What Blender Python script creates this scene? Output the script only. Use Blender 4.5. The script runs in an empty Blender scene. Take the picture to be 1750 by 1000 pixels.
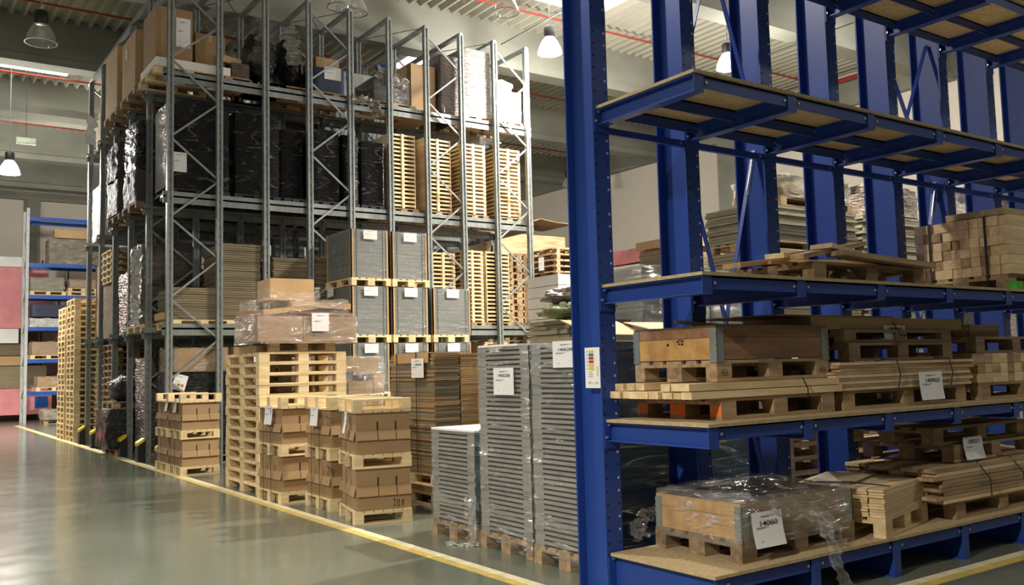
import bpy, math, random
from mathutils import Vector, Matrix, noise
# ------------------------------------------------------------------ camera, world, exposure, main lights
S = bpy.context.scene
C = S.collection
cam_d = bpy.data.cameras.new('camera'); cam = bpy.data.objects.new('camera', cam_d); C.objects.link(cam)
cam_d.sensor_width = 36.0; cam_d.sensor_fit = 'HORIZONTAL'; cam_d.lens = 36.0 * 1552.6 / 1750.0
cam_d.clip_start = 0.1; cam_d.clip_end = 200
EYE = 1.6
_y, _p, _r = math.radians(55.075), math.radians(4.687), math.radians(-1.443)
fw = Vector((math.cos(_y) * math.cos(_p), math.sin(_y) * math.cos(_p), math.sin(_p)))
r0 = Vector((math.sin(_y), -math.cos(_y), 0)); u0 = r0.cross(fw)
rt = r0 * math.cos(_r) + u0 * math.sin(_r); up = -r0 * math.sin(_r) + u0 * math.cos(_r)
cam.matrix_world = Matrix(((rt.x, up.x, -fw.x, 0), (rt.y, up.y, -fw.y, 0), (rt.z, up.z, -fw.z, EYE), (0, 0, 0, 1)))
S.camera = cam
vs = S.view_settings
vs.view_transform = 'Standard'; vs.look = 'None'; vs.gamma = 1.0; vs.use_curve_mapping = False
vs.exposure = 0.62
W = bpy.data.worlds.new('hall_ambient'); S.world = W; W.use_nodes = True
W.node_tree.nodes['Background'].inputs[0].default_value = (1.0, 0.93, 0.78, 1)
W.node_tree.nodes['Background'].inputs[1].default_value = 0.075
WARM = (1.0, 0.92, 0.76)
# lit high-bay lamps: x, y, z of the bell's rim, watts thrown down by the reflector, watts leaking through the glass bell
LIT = [(-6.6, 1.2, 8.1, 2900, 260), (2.85, 28.3, 7.3, 900, 1300), (12.2, 15.75, 8.6, 900, 620), (16.3, 14.2, 8.5, 900, 350),
       (-8.5, 12.5, 8.1, 500, 180), (11.8, 8.4, 8.6, 2200, 200), (20.5, 5.0, 8.5, 900, 250), (12.0, 28.5, 8.6, 500, 200), (13.5, -1.0, 8.3, 220, 20), (2.4, 8.6, 8.1, 600, 40), (-2.5, 34.0, 7.3, 1000, 200)]  # last lamp is added out of view to brighten the far end
DARK = [(2.3, 18.2, 7.75), (9.9, 14.15, 8.5), (8.2, 17.35, 9.25), (7.85, 17.35, 9.3), (21.8, 27.2, 8.5)]
# ------------------------------------------------------------------ mesh helpers
class MB:
    def __init__(s): s.v = []; s.f = []; s.m = []
    def face(s, pts, m=0):
        n = len(s.v); s.v += [tuple(p) for p in pts]; s.f.append(tuple(range(n, n + len(pts)))); s.m.append(m)
    def box(s, x0, y0, z0, x1, y1, z1, m=0, sides=None):
        n = len(s.v)
        s.v += [(x0,y0,z0),(x1,y0,z0),(x1,y1,z0),(x0,y1,z0),(x0,y0,z1),(x1,y0,z1),(x1,y1,z1),(x0,y1,z1)]
        F = [(0,3,2,1),(4,5,6,7),(0,1,5,4),(1,2,6,5),(2,3,7,6),(3,0,4,7)]   # bottom top -Y +X +Y -X
        for i, q in enumerate(F):
            s.f.append(tuple(n + k for k in q)); s.m.append(sides[i] if sides else m)
        return s
    def obox(s, c, sz, rot=(0,0,0), m=0):
        from mathutils import Euler
        R = Euler(rot).to_matrix(); n = len(s.v); a, b, d = [q / 2 for q in sz]
        for p in [(-a,-b,-d),(a,-b,-d),(a,b,-d),(-a,b,-d),(-a,-b,d),(a,-b,d),(a,b,d),(-a,b,d)]:
            s.v.append(tuple(R @ Vector(p) + Vector(c)))
        for q in [(0,3,2,1),(4,5,6,7),(0,1,5,4),(1,2,6,5),(2,3,7,6),(3,0,4,7)]:
            s.f.append(tuple(n + k for k in q)); s.m.append(m)
        return s
    def bar(s, p, q, w, h, m=0, upv=(0,0,1)):
        p, q = Vector(p), Vector(q); d = (q - p).normalized(); u = Vector(upv)
        if abs(d.dot(u)) > .98: u = Vector((0,1,0))
        a = d.cross(u).normalized() * (w / 2); b = a.cross(d).normalized() * (h / 2); n = len(s.v)
        for o in (p, q):
            for x, y in ((-1,-1),(1,-1),(1,1),(-1,1)): s.v.append(tuple(o + a * x + b * y))
        for t in [(0,1,2,3),(4,7,6,5),(0,4,5,1),(1,5,6,2),(2,6,7,3),(3,7,4,0)]:
            s.f.append(tuple(n + k for k in t)); s.m.append(m)
        return s
    def tube(s, pts, r, k=8, m=0, cap=True):
        pts = [Vector(p) for p in pts]; n = len(s.v); L = len(pts)
        for i, p in enumerate(pts):
            d = (pts[min(i + 1, L - 1)] - pts[max(i - 1, 0)]).normalized()
            a = d.cross(Vector((0,0,1)) if abs(d.z) < .9 else Vector((1,0,0))).normalized(); b = d.cross(a)
            for j in range(k):
                t = 2 * math.pi * j / k; s.v.append(tuple(p + (a * math.cos(t) + b * math.sin(t)) * r))
        for i in range(L - 1):
            for j in range(k):
                s.f.append((n+i*k+j, n+i*k+(j+1)%k, n+(i+1)*k+(j+1)%k, n+(i+1)*k+j)); s.m.append(m)
        if cap:
            s.f.append(tuple(n + j for j in range(k))[::-1]); s.m.append(m)
            s.f.append(tuple(n + (L-1)*k + j for j in range(k))); s.m.append(m)
        return s
    def lathe(s, prof, k=24, c=(0,0,0), m=0, cap=False):
        n = len(s.v); L = len(prof)
        for r, z in prof:
            for j in range(k):
                t = 2 * math.pi * j / k; s.v.append((c[0] + r*math.cos(t), c[1] + r*math.sin(t), c[2] + z))
        for i in range(L - 1):
            for j in range(k):
                s.f.append((n+i*k+j, n+i*k+(j+1)%k, n+(i+1)*k+(j+1)%k, n+(i+1)*k+j)); s.m.append(m)
        if cap:
            s.f.append(tuple(n + j for j in range(k))[::-1]); s.m.append(m)
            s.f.append(tuple(n + (L-1)*k + j for j in range(k))); s.m.append(m)
        return s
    def prism(s, poly, axis, a, b, m=0):
        def P(u, v, w): return {'x': (w,u,v), 'y': (u,w,v), 'z': (u,v,w)}[axis]
        n = len(s.v); k = len(poly)
        s.v += [P(u, v, a) for u, v in poly] + [P(u, v, b) for u, v in poly]
        for j in range(k): s.f.append((n+j, n+(j+1)%k, n+k+(j+1)%k, n+k+j)); s.m.append(m)
        s.f.append(tuple(n + j for j in range(k))[::-1]); s.f.append(tuple(n+k+j for j in range(k))); s.m += [m, m]
        return s
    def mesh(s, name, mats, smooth=False):
        me = bpy.data.meshes.new(name); me.from_pydata(s.v, [], s.f)
        for q in (mats if isinstance(mats, (list, tuple)) else [mats]): me.materials.append(q)
        me.polygons.foreach_set('material_index', s.m)
        if smooth: me.polygons.foreach_set('use_smooth', [True] * len(s.f))
        me.update(); return me
    def build(s, name, mats, parent=None, loc=(0,0,0), rz=0, smooth=False):
        return inst(name, s.mesh(name, mats, smooth), parent, loc, rz)
def inst(name, me, parent=None, loc=(0,0,0), rz=0):
    o = bpy.data.objects.new(name, me); C.objects.link(o)
    o.location = loc; o.rotation_euler = (0, 0, rz)
    if parent: o.parent = parent
    return o
def empty(name, loc=(0,0,0), rz=0):
    o = inst(name, None, None, loc, rz); o.empty_display_size = .2; return o
def tag(o, label, cat, group=None):
    o['label'] = label; o['category'] = cat
    if group: o['group'] = group
    return o
def struct(o): o['kind'] = 'structure'; return o
ONES = 'first second third fourth fifth sixth seventh eighth ninth tenth eleventh twelfth thirteenth fourteenth fifteenth sixteenth seventeenth eighteenth nineteenth twentieth'.split()
def nth(n):
    if n <= 20: return ONES[n - 1]
    t, u = divmod(n, 10)
    if u == 0: return {3: 'thirtieth', 4: 'fortieth', 5: 'fiftieth', 6: 'sixtieth'}[t]
    return {2: 'twenty', 3: 'thirty', 4: 'forty', 5: 'fifty'}[t] + '-' + ONES[u - 1]
def from_top(i, n):
    k = n - i
    return 'topmost' if k == 1 else ('lowest' if k == n else nth(k) + ' from top')
# ------------------------------------------------------------------ materials
def _nt(name):
    m = bpy.data.materials.new(name); m.use_nodes = True; nt = m.node_tree
    return m, nt, nt.nodes, nt.links, nt.nodes['Principled BSDF']
def surf(name, c1, c2=None, rough=.6, metal=0., scale=(6,6,6), nscale=1.0, bump=0., detail=3, rand=0., coat=0., spec=None, coords='Object', bscale=None):
    """two-tone noise surface with optional bump and a little per-object brightness change"""
    m, nt, N, L, B = _nt(name)
    c2 = c2 or tuple(x * .8 for x in c1)
    tc = N.new('ShaderNodeTexCoord'); mp = N.new('ShaderNodeMapping'); mp.inputs['Scale'].default_value = scale
    nz = N.new('ShaderNodeTexNoise'); nz.inputs['Scale'].default_value = nscale; nz.inputs['Detail'].default_value = detail
    mx = N.new('ShaderNodeMix'); mx.data_type = 'RGBA'
    mx.inputs['A'].default_value = (*c1, 1); mx.inputs['B'].default_value = (*c2, 1)
    rp = N.new('ShaderNodeValToRGB'); rp.color_ramp.elements[0].position = .35; rp.color_ramp.elements[1].position = .65
    L.new(tc.outputs[coords], mp.inputs[0]); L.new(mp.outputs[0], nz.inputs['Vector'])
    L.new(nz.outputs['Fac'], rp.inputs[0]); L.new(rp.outputs[0], mx.inputs['Factor'])
    out = mx.outputs['Result']
    if rand:
        oi = N.new('ShaderNodeObjectInfo'); mr = N.new('ShaderNodeMapRange')
        mr.inputs['To Min'].default_value = 1 - rand; mr.inputs['To Max'].default_value = 1 + rand
        hs = N.new('ShaderNodeHueSaturation'); L.new(oi.outputs['Random'], mr.inputs['Value'])
        L.new(mr.outputs[0], hs.inputs['Value']); L.new(out, hs.inputs['Color']); out = hs.outputs[0]
        va = N.new('ShaderNodeVectorMath'); va.operation = 'ADD'; sc = N.new('ShaderNodeMath'); sc.operation = 'MULTIPLY'; sc.inputs[1].default_value = 37
        L.new(oi.outputs['Random'], sc.inputs[0]); L.new(mp.outputs[0], va.inputs[0]); L.new(sc.outputs[0], va.inputs[1]); L.new(va.outputs[0], nz.inputs['Vector'])
    L.new(out, B.inputs['Base Color']); B.inputs['Roughness'].default_value = rough; B.inputs['Metallic'].default_value = metal
    if coat: B.inputs['Coat Weight'].default_value = coat; B.inputs['Coat Roughness'].default_value = .12
    if spec is not None: B.inputs['Specular IOR Level'].default_value = spec
    if bump:
        bp = N.new('ShaderNodeBump'); bp.inputs['Strength'].default_value = bump; bp.inputs['Distance'].default_value = .09 if bscale else .02
        src = nz
        if bscale:
            mp2 = N.new('ShaderNodeMapping'); mp2.inputs['Scale'].default_value = bscale; src = N.new('ShaderNodeTexNoise'); src.inputs['Scale'].default_value = 1; src.inputs['Detail'].default_value = 4
            src.inputs['Distortion'].default_value = .6
            L.new(tc.outputs[coords], mp2.inputs[0]); L.new(mp2.outputs[0], src.inputs['Vector'])
        L.new(src.outputs['Fac'], bp.inputs['Height']); L.new(bp.outputs[0], B.inputs['Normal'])
    return m
def layered(name, c1, c2, period, rough=.75, rand=.0, jag=.25):
    """horizontal layers: edges of sheets, thin dark line between two of them"""
    m, nt, N, L, B = _nt(name)
    tc = N.new('ShaderNodeTexCoord'); sp = N.new('ShaderNodeSeparateXYZ'); L.new(tc.outputs['Object'], sp.inputs[0])
    nz = N.new('ShaderNodeTexNoise'); nz.inputs['Scale'].default_value = 3; L.new(tc.outputs['Object'], nz.inputs['Vector'])
    a = N.new('ShaderNodeMath'); a.operation = 'MULTIPLY_ADD'; a.inputs[1].default_value = 1 / period
    j = N.new('ShaderNodeMath'); j.operation = 'MULTIPLY'; j.inputs[1].default_value = jag
    L.new(nz.outputs['Fac'], j.inputs[0]); L.new(sp.outputs['Z'], a.inputs[0]); L.new(j.outputs[0], a.inputs[2])
    fr = N.new('ShaderNodeMath'); fr.operation = 'FRACT'; L.new(a.outputs[0], fr.inputs[0])
    rp = N.new('ShaderNodeValToRGB'); e = rp.color_ramp.elements; e[0].position = 0; e[0].color = (*c2, 1); e[1].position = .18; e[1].color = (*c1, 1)
    x = e.new(.9); x.color = (*c1, 1); x = e.new(1.0); x.color = (*c2, 1)
    L.new(fr.outputs[0], rp.inputs[0])
    fl = N.new('ShaderNodeMath'); fl.operation = 'FLOOR'; L.new(a.outputs[0], fl.inputs[0])
    wn = N.new('ShaderNodeTexWhiteNoise'); wn.noise_dimensions = '1D'; L.new(fl.outputs[0], wn.inputs['W'])
    mr = N.new('ShaderNodeMapRange'); mr.inputs['To Min'].default_value = .75; mr.inputs['To Max'].default_value = 1.15; L.new(wn.outputs['Value'], mr.inputs['Value'])
    hs = N.new('ShaderNodeHueSaturation'); L.new(mr.outputs[0], hs.inputs['Value']); L.new(rp.outputs[0], hs.inputs['Color'])
    L.new(hs.outputs[0], B.inputs['Base Color']); B.inputs['Roughness'].default_value = rough
    bp = N.new('ShaderNodeBump'); bp.inputs['Strength'].default_value = .5; bp.inputs['Distance'].default_value = .01
    L.new(rp.outputs[0], bp.inputs['Height']); L.new(bp.outputs[0], B.inputs['Normal'])
    return m
def film(name, tint=(.9,.9,.92), alpha=.10, crease=.6, rough=.12, bump=.8, bscale=(2.2,2.2,9), width=.5, milky=.5, tilt=.25):
    """thin stretched plastic film: see-through, with shiny creases whose milky streaks also stand in for highlights"""
    m = bpy.data.materials.new(name); m.use_nodes = True; nt = m.node_tree; N = nt.nodes; L = nt.links
    for n in list(N): N.remove(n)
    out = N.new('ShaderNodeOutputMaterial'); tr = N.new('ShaderNodeBsdfTransparent'); gl = N.new('ShaderNodeBsdfGlossy'); df = N.new('ShaderNodeBsdfDiffuse')
    tr.inputs[0].default_value = (.97,.97,.97,1); gl.inputs['Roughness'].default_value = rough; gl.inputs[0].default_value = (1,1,1,1); df.inputs[0].default_value = (*tint, 1)
    tc = N.new('ShaderNodeTexCoord'); mp = N.new('ShaderNodeMapping'); mp.inputs['Scale'].default_value = bscale; mp.inputs['Rotation'].default_value = (tilt, tilt * .8, 0)
    nz = N.new('ShaderNodeTexNoise'); nz.noise_type = 'RIDGED_MULTIFRACTAL'; nz.inputs['Scale'].default_value = 1; nz.inputs['Detail'].default_value = 4; nz.inputs['Distortion'].default_value = .5
    nz.inputs['Roughness'].default_value = .6; nz.inputs['Lacunarity'].default_value = 2.3
    for k_ in ('Offset', 'Gain'):
        if k_ in nz.inputs: nz.inputs[k_].default_value = 1.0
    L.new(tc.outputs['Object'], mp.inputs[0]); L.new(mp.outputs[0], nz.inputs['Vector'])
    n2 = N.new('ShaderNodeTexNoise'); n2.inputs['Scale'].default_value = 3.0; n2.inputs['Detail'].default_value = 2; L.new(tc.outputs['Object'], n2.inputs['Vector'])
    bp = N.new('ShaderNodeBump'); bp.inputs['Strength'].default_value = bump; bp.inputs['Distance'].default_value = .05
    L.new(nz.outputs['Fac'], bp.inputs['Height']); L.new(bp.outputs[0], gl.inputs['Normal'])
    m1 = N.new('ShaderNodeMixShader'); m1.inputs[0].default_value = milky; L.new(gl.outputs[0], m1.inputs[1]); L.new(df.outputs[0], m1.inputs[2])
    rp = N.new('ShaderNodeMapRange'); rp.interpolation_type = 'SMOOTHSTEP'; rp.inputs['From Min'].default_value = 1.45 - width * .5; rp.inputs['From Max'].default_value = 1.45 + width
    rp.inputs['To Min'].default_value = 0; rp.inputs['To Max'].default_value = 1; L.new(nz.outputs['Fac'], rp.inputs['Value'])
    r2 = N.new('ShaderNodeMapRange'); r2.inputs['From Min'].default_value = .42; r2.inputs['From Max'].default_value = .66; L.new(n2.outputs['Fac'], r2.inputs['Value'])
    mu = N.new('ShaderNodeMath'); mu.operation = 'MULTIPLY'; L.new(rp.outputs[0], mu.inputs[0]); L.new(r2.outputs[0], mu.inputs[1])
    ma = N.new('ShaderNodeMath'); ma.operation = 'MULTIPLY_ADD'; ma.inputs[1].default_value = crease; ma.inputs[2].default_value = alpha; ma.use_clamp = True; L.new(mu.outputs[0], ma.inputs[0])  # crease lines whitened so pale streaks show even without a highlight
    m2 = N.new('ShaderNodeMixShader'); L.new(ma.outputs[0], m2.inputs[0]); L.new(tr.outputs[0], m2.inputs[1]); L.new(m1.outputs[0], m2.inputs[2])
    L.new(m2.outputs[0], out.inputs[0]); return m
def glow(name, c, s):
    m = bpy.data.materials.new(name); m.use_nodes = True; B = m.node_tree.nodes['Principled BSDF']
    B.inputs['Base Color'].default_value = (*c, 1); B.inputs['Emission Color'].default_value = (*c, 1); B.inputs['Emission Strength'].default_value = s
    return m
M = {}
M['pine'] = surf('fresh_pine', (.82,.66,.40), (.66,.49,.27), .62, scale=(2,22,22), nscale=1.2, rand=.14)
M['pine_pale'] = surf('pale_planed_pine', (.78,.61,.37), (.63,.46,.25), .6, scale=(2,20,20), rand=.12)
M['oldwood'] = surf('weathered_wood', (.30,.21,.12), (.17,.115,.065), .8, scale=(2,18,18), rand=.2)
M['oldwood2'] = surf('worn_pallet_wood', (.46,.32,.18), (.27,.18,.10), .75, scale=(2,18,18), rand=.2)
M['darkwood'] = surf('dark_brown_wood', (.30,.165,.085), (.19,.10,.05), .7, scale=(2,14,14), rand=.1)
M['amber'] = surf('amber_wood', (.60,.36,.13), (.46,.25,.08), .5, scale=(2,10,10))
M['orange'] = surf('orange_spray_paint', (.85,.16,.02), (.75,.25,.08), .6)
M['card'] = surf('brown_cardboard', (.37,.24,.12), (.33,.21,.105), .8, scale=(3,3,3), rand=.06)
M['card_light'] = surf('tan_cardboard', (.50,.33,.17), (.44,.285,.145), .8, scale=(3,3,3), rand=.05)
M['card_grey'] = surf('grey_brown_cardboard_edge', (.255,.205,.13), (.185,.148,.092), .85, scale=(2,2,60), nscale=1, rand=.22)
M['card_lit_edge'] = surf('lit_cardboard_edge', (.60,.36,.12), (.45,.26,.08), .85, scale=(2,2,60), rand=.18)  # brighter cardboard colour, standing for light on the stack's right half
M['galv'] = surf('galvanised_steel', (.28,.305,.30), (.215,.235,.235), .45, .35, (9,9,3), bump=.05)
M['galv_dark'] = surf('slotted_steel_dark', (.03,.033,.035), None, .7)
M['blue'] = surf('gentian_blue_paint', (.019,.058,.29), (.016,.051,.26), .36, 0, (2,2,1), rand=0, spec=.4)
M['blue_far'] = surf('blue_beam_paint', (.02,.09,.40), None, .4)
M['hole'] = surf('dark_hole', (.004,.008,.02), None, .8)
M['holelight'] = surf('light_through_hole', (.55,.6,.68), None, .5)  # pale colour stands for light coming through the holes
M['bolt'] = surf('zinc_bolt', (.75,.77,.8), None, .25, .8)
M['osb'] = surf('particle_board', (.46,.36,.20), (.36,.27,.15), .75, scale=(14,14,14), nscale=2, detail=6)
M['concrete'] = surf('cast_concrete', (.27,.27,.225), (.20,.20,.165), .85, scale=(.5,.5,.9), nscale=1.2, bump=.1, detail=7)
M['deck'] = surf('roof_sheet', (.44,.42,.34), (.38,.365,.30), .6, scale=(1,.3,1))
M['wall'] = surf('painted_panel_wall', (.70,.63,.54), (.64,.575,.49), .8, scale=(.4,.4,.4), detail=5)
M['redpipe'] = surf('red_pipe_paint', (.36,.035,.022), None, .5)
M['black'] = surf('black_plastic', (.012,.012,.013), None, .45)
M['blackwrap'] = surf('black_stretch_film', (.004,.004,.005), (.008,.008,.010), .3, 0, (3,3,3), bump=.5, bscale=(9,9,34), coat=.0, spec=.2, rand=.2)
M['blackbag'] = surf('black_bag_plastic', (.007,.007,.008), (.018,.018,.02), .2, 0, (3,3,3), bump=1.0, bscale=(9,9,9), spec=.4)
M['brownwrap'] = surf('smoky_brown_film', (.075,.055,.045), (.13,.10,.085), .3, 0, (3,3,2), bump=.9, bscale=(6,6,24), coat=.5)
M['mauvewrap'] = surf('mauve_grey_film', (.055,.045,.055), (.09,.075,.085), .6, 0, (3,3,2), bump=.7, bscale=(7,7,9), spec=.2)
M['silverwrap'] = surf('silvery_film', (.20,.18,.16), (.42,.40,.37), .25, .2, (3,3,30), bump=1.0, bscale=(5,5,34), coat=.6)
M['whitewrap'] = surf('white_film', (.60,.60,.60), (.42,.41,.39), .35, 0, (6,6,6), bump=.8, bscale=(8,8,12), coat=.4)
M['blue_dark'] = surf('dark_blue_plastic', (.018,.025,.075), None, .5)
M['blue_bag'] = surf('bright_blue_plastic', (.02,.13,.55), None, .35)
M['grey_sheet'] = layered('grey_plastic_sheets', (.20,.21,.205), (.11,.12,.12), .012, .55, jag=.1)
M['teal_sheet'] = layered('teal_plastic_sheets', (.035,.13,.17), (.02,.07,.09), .012, .5, jag=.1)
M['tray'] = surf('grey_tray_plastic', (.30,.295,.28), (.25,.245,.235), .5, rand=.08)
M['teal'] = surf('teal_tray_plastic', (.035,.10,.115), (.025,.075,.09), .45, rand=.15)
M['foam'] = surf('white_foam', (.88,.86,.83), (.80,.78,.75), .7, scale=(2,2,2))
M['pinkfoam'] = surf('pink_foam', (.78,.30,.32), (.66,.24,.27), .7, scale=(2,2,2))
M['greenbag'] = surf('pale_green_bag', (.36,.42,.25), (.24,.30,.16), .4, bump=1.0, bscale=(6,6,6))
M['greyboard'] = surf('grey_fibre_board', (.26,.24,.17), (.17,.155,.11), .8, scale=(3,3,40), rand=.18)
M['paper'] = surf('white_paper', (.82,.82,.84), (.78,.78,.80), .6)
M['ink'] = surf('black_ink', (.012,.012,.02), None, .6)
M['greyink'] = surf('grey_print', (.30,.30,.33), None, .7)
M['yellow'] = surf('yellow_paint', (.80,.58,.03), None, .5)
M['signblue'] = surf('blue_print', (.03,.16,.50), None, .6)
M['signred'] = surf('red_print', (.50,.03,.02), None, .6)
M['redfilm'] = surf('pinkish_red_sticker', (.80,.12,.12), None, .6)
M['strap'] = surf('black_strap', (.02,.02,.02), None, .5)
M['film'] = film('clear_film', alpha=.16, crease=.7, milky=.4)
M['film_tight'] = film('clear_film_tight', tint=(.68,.66,.65), alpha=.12, crease=.9, milky=.35, bscale=(1.5,1.5,12), rough=.1, bump=1.0, tilt=.35)
M['film_thin'] = film('thin_clear_film', alpha=.05, crease=.35, milky=.35)
M['film_dark'] = film('glinting_film', tint=(.5,.5,.5), alpha=.0, crease=.55, milky=.06, rough=.08, bscale=(2.4,2.4,6))
M['film_mauve'] = film('mauve_tinted_film', tint=(.60,.50,.48), alpha=.30, crease=.6, milky=.6)
M['glass'] = film('lamp_glass', tint=(.6,.58,.5), alpha=.4, crease=0., rough=.1, bump=0., milky=.6)
M['lampglow'] = glow('glowing_bell', (1,.95,.93), 14)
M['bulb'] = glow('lamp_arc', (1,.97,1), 60)
M['skylight'] = glow('daylit_roof_panel', (1,.98,.93), 3.2)
# ------------------------------------------------------------------ the hall
def floor_mat():
    m, nt, N, L, B = _nt('polished_concrete_floor')
    tc = N.new('ShaderNodeTexCoord')
    n1 = N.new('ShaderNodeTexNoise'); n1.inputs['Scale'].default_value = .55; n1.inputs['Detail'].default_value = 8; n1.inputs['Roughness'].default_value = .62; n1.inputs['Distortion'].default_value = .5
    n2 = N.new('ShaderNodeTexNoise'); n2.inputs['Scale'].default_value = 2.2; n2.inputs['Detail'].default_value = 6
    for n in (n1, n2): L.new(tc.outputs['Object'], n.inputs['Vector'])
    rp = N.new('ShaderNodeValToRGB'); e = rp.color_ramp.elements; e[0].position = .32; e[0].color = (.125,.140,.112,1); e[1].position = .68; e[1].color = (.155,.168,.136,1)
    L.new(n1.outputs['Fac'], rp.inputs[0]); L.new(rp.outputs[0], B.inputs['Base Color'])
    mr = N.new('ShaderNodeMapRange'); mr.inputs['From Min'].default_value = .3; mr.inputs['From Max'].default_value = .7; mr.inputs['To Min'].default_value = .13; mr.inputs['To Max'].default_value = .19
    L.new(n2.outputs['Fac'], mr.inputs['Value']); L.new(mr.outputs[0], B.inputs['Roughness']); B.inputs['Specular IOR Level'].default_value = .36
    bp = N.new('ShaderNodeBump'); bp.inputs['Strength'].default_value = .04; bp.inputs['Distance'].default_value = .02; L.new(n2.outputs['Fac'], bp.inputs['Height']); L.new(bp.outputs[0], B.inputs['Normal'])
    return m
XW, YW, ZC = 24.2, 43.0, 10.4
b = MB(); b.box(-14, -12, -.12, XW + .3, YW + .3, 0); struct(b.build('floor', floor_mat()))
def line_mat(name, c1, c2):
    return surf(name, c1, c2, .55, scale=(6,6,6), nscale=1.5, detail=8)
cream = line_mat('worn_cream_line_paint', (.78,.70,.48), (.58,.54,.38)); yel = line_mat('worn_yellow_line_paint', (.66,.47,.10), (.45,.36,.13))
b = MB(); b.box(3.97, 3.77, 0, 4.055, 35.9, .003); b.box(4.055, 3.77, 0, 12.5, 3.855, .003); struct(b.build('trim_1', cream))
b = MB(); b.box(3.885, 3.68, 0, 3.968, 35.9, .003); b.box(3.968, 3.68, 0, 12.5, 3.768, .003); struct(b.build('trim_2', yel))
# roof sheet with trapezoid ribs running along Y
b = MB(); per = .29; x = -3.0; prof = []
while x < XW + .3:
    prof += [(x, ZC + .03), (x + .07, ZC + .03), (x + .13, ZC - .10), (x + .19, ZC - .10), (x + .25, ZC + .03)]; x += per
n = len(prof)
b.v = [(p[0], 1.5, p[1]) for p in prof] + [(p[0], YW + .3, p[1]) for p in prof]
b.f = [(i, i + 1, n + i + 1, n + i) for i in range(n - 1)]; b.m = [0] * (n - 1)
struct(b.build('ceiling', M['deck']))
def beam(Y):
    b = MB(); b.prism([(Y, 9.40), (Y - .10, 9.36), (Y - .10, 9.17), (Y + .42, 9.17), (Y + .42, 9.36), (Y + .32, 9.40), (Y + .32, ZC), (Y, ZC)], 'x', -3.0, XW)
    return b
for i, Y in enumerate((7.65, 13.1, 18.55, 24.0, 29.4, 34.8, 40.1)):
    struct(beam(Y).build('ceiling_beam', M['concrete']))
# walls
b = MB(); b.box(-3.2, YW, 0, XW + .3, YW + .3, ZC + .1); wall_b = struct(b.build('wall_back', M['wall']))
b = MB(); b.box(XW, 1.5, 0, XW + .3, YW, ZC + .1); wall_r = struct(b.build('wall_right', M['wall']))
b = MB(); b.box(-3.0, YW - .25, 9.17, XW, YW, 9.5); struct(b.build('trim_3', M['concrete']))
b = MB(); b.box(XW - .22, 1.5, 9.25, XW, YW - .3, 10.15); struct(b.build('trim_4', M['concrete']))
k = 5
for x in (-1.0, 5.0, 11.0, 17.0):
    b = MB(); b.box(x, YW - .2, 0, x + .5, YW, 9.17); b.box(x - .12, YW - .05, 0, x, YW, 9.17); struct(b.build('trim_%d' % k, M['concrete'])); k += 1
for y in (9.6, 20.55):
    b = MB(); b.box(XW - .35, y, 0, XW, y + .9, 9.25); struct(b.build('trim_%d' % k, M['concrete'])); k += 1
for (x0, y0, x1, y1) in ((1.2, 24.6, 4.25, 28.2), (11.2, 13.6, 14.4, 16.75), (11.9, 19.2, 14.2, 23.0), (17.2, 8.2, 20.2, 12.4)):
    b = MB(); b.box(x0, y0, ZC - .13, x1, y1, ZC - .105); struct(b.build('window_%d' % k, M['skylight'])); k += 1
# red sprinkler pipes under the roof sheet, parallel to the beams
PL = ['red sprinkler pipe crossing the roof nearest above the blue rack', 'red sprinkler pipe crossing the roof just before the dark second beam',
      'red sprinkler pipe crossing the roof above the far lit beam', 'red sprinkler pipe crossing the roof near the back wall']
for i, Y in enumerate((17.1, 22.4, 28.0, 33.6)):
    b = MB(); b.tube([(-3, Y, 10.1), (XW - .3, Y, 10.1)], .028, 8)
    o = tag(b.build('sprinkler_pipe', M['redpipe']), PL[i], 'pipe')
    for j in range(9):
        x = -1.2 + j * 3.0; b = MB(); b.tube([(x, Y, 10.1), (x, Y, 9.98)], .012, 6); b.lathe([(.0, -.03), (.03, -.02), (.012, 0)], 8, (x, Y, 9.98))
        b.tube([(x + .4, Y, 10.1), (x + .4, Y, 10.28)], .006, 5)
        b.build('sprinkler_head', M['bolt'], o)
b = MB(); b.tube([(XW - .33, 1.5, 10.04), (XW - .33, YW - 1, 10.04)], .07, 10)
tag(b.build('supply_pipe', M['redpipe']), 'thick red supply pipe along the concrete edge beam of the right wall', 'pipe')
for (y, lab) in ((17.4, 'thin red drop pipe bending down to the thick pipe, left of the second blue column'), (10.9, 'thin red drop pipe bending down to the thick pipe behind the upper blue shelves')):
    b = MB(); b.tube([(XW - .9, y, 10.62 - .35), (XW - .36, y, 10.62 - .35), (XW - .34, y, 10.15)], .03, 8)
    tag(b.build('drop_pipe', M['redpipe']), lab, 'pipe')
for (X, z, lab) in ((11.46, 8.93, 'thin dark cable stretched from the grey rack towards the blue rack'), (17.5, 9.0, 'thin dark cable running under the roof behind the blue columns')):
    b = MB(); b.tube([(X, 7.0, z), (X, 16.6, z)], .012, 5); tag(b.build('cable', M['black']), lab, 'cable')
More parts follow.
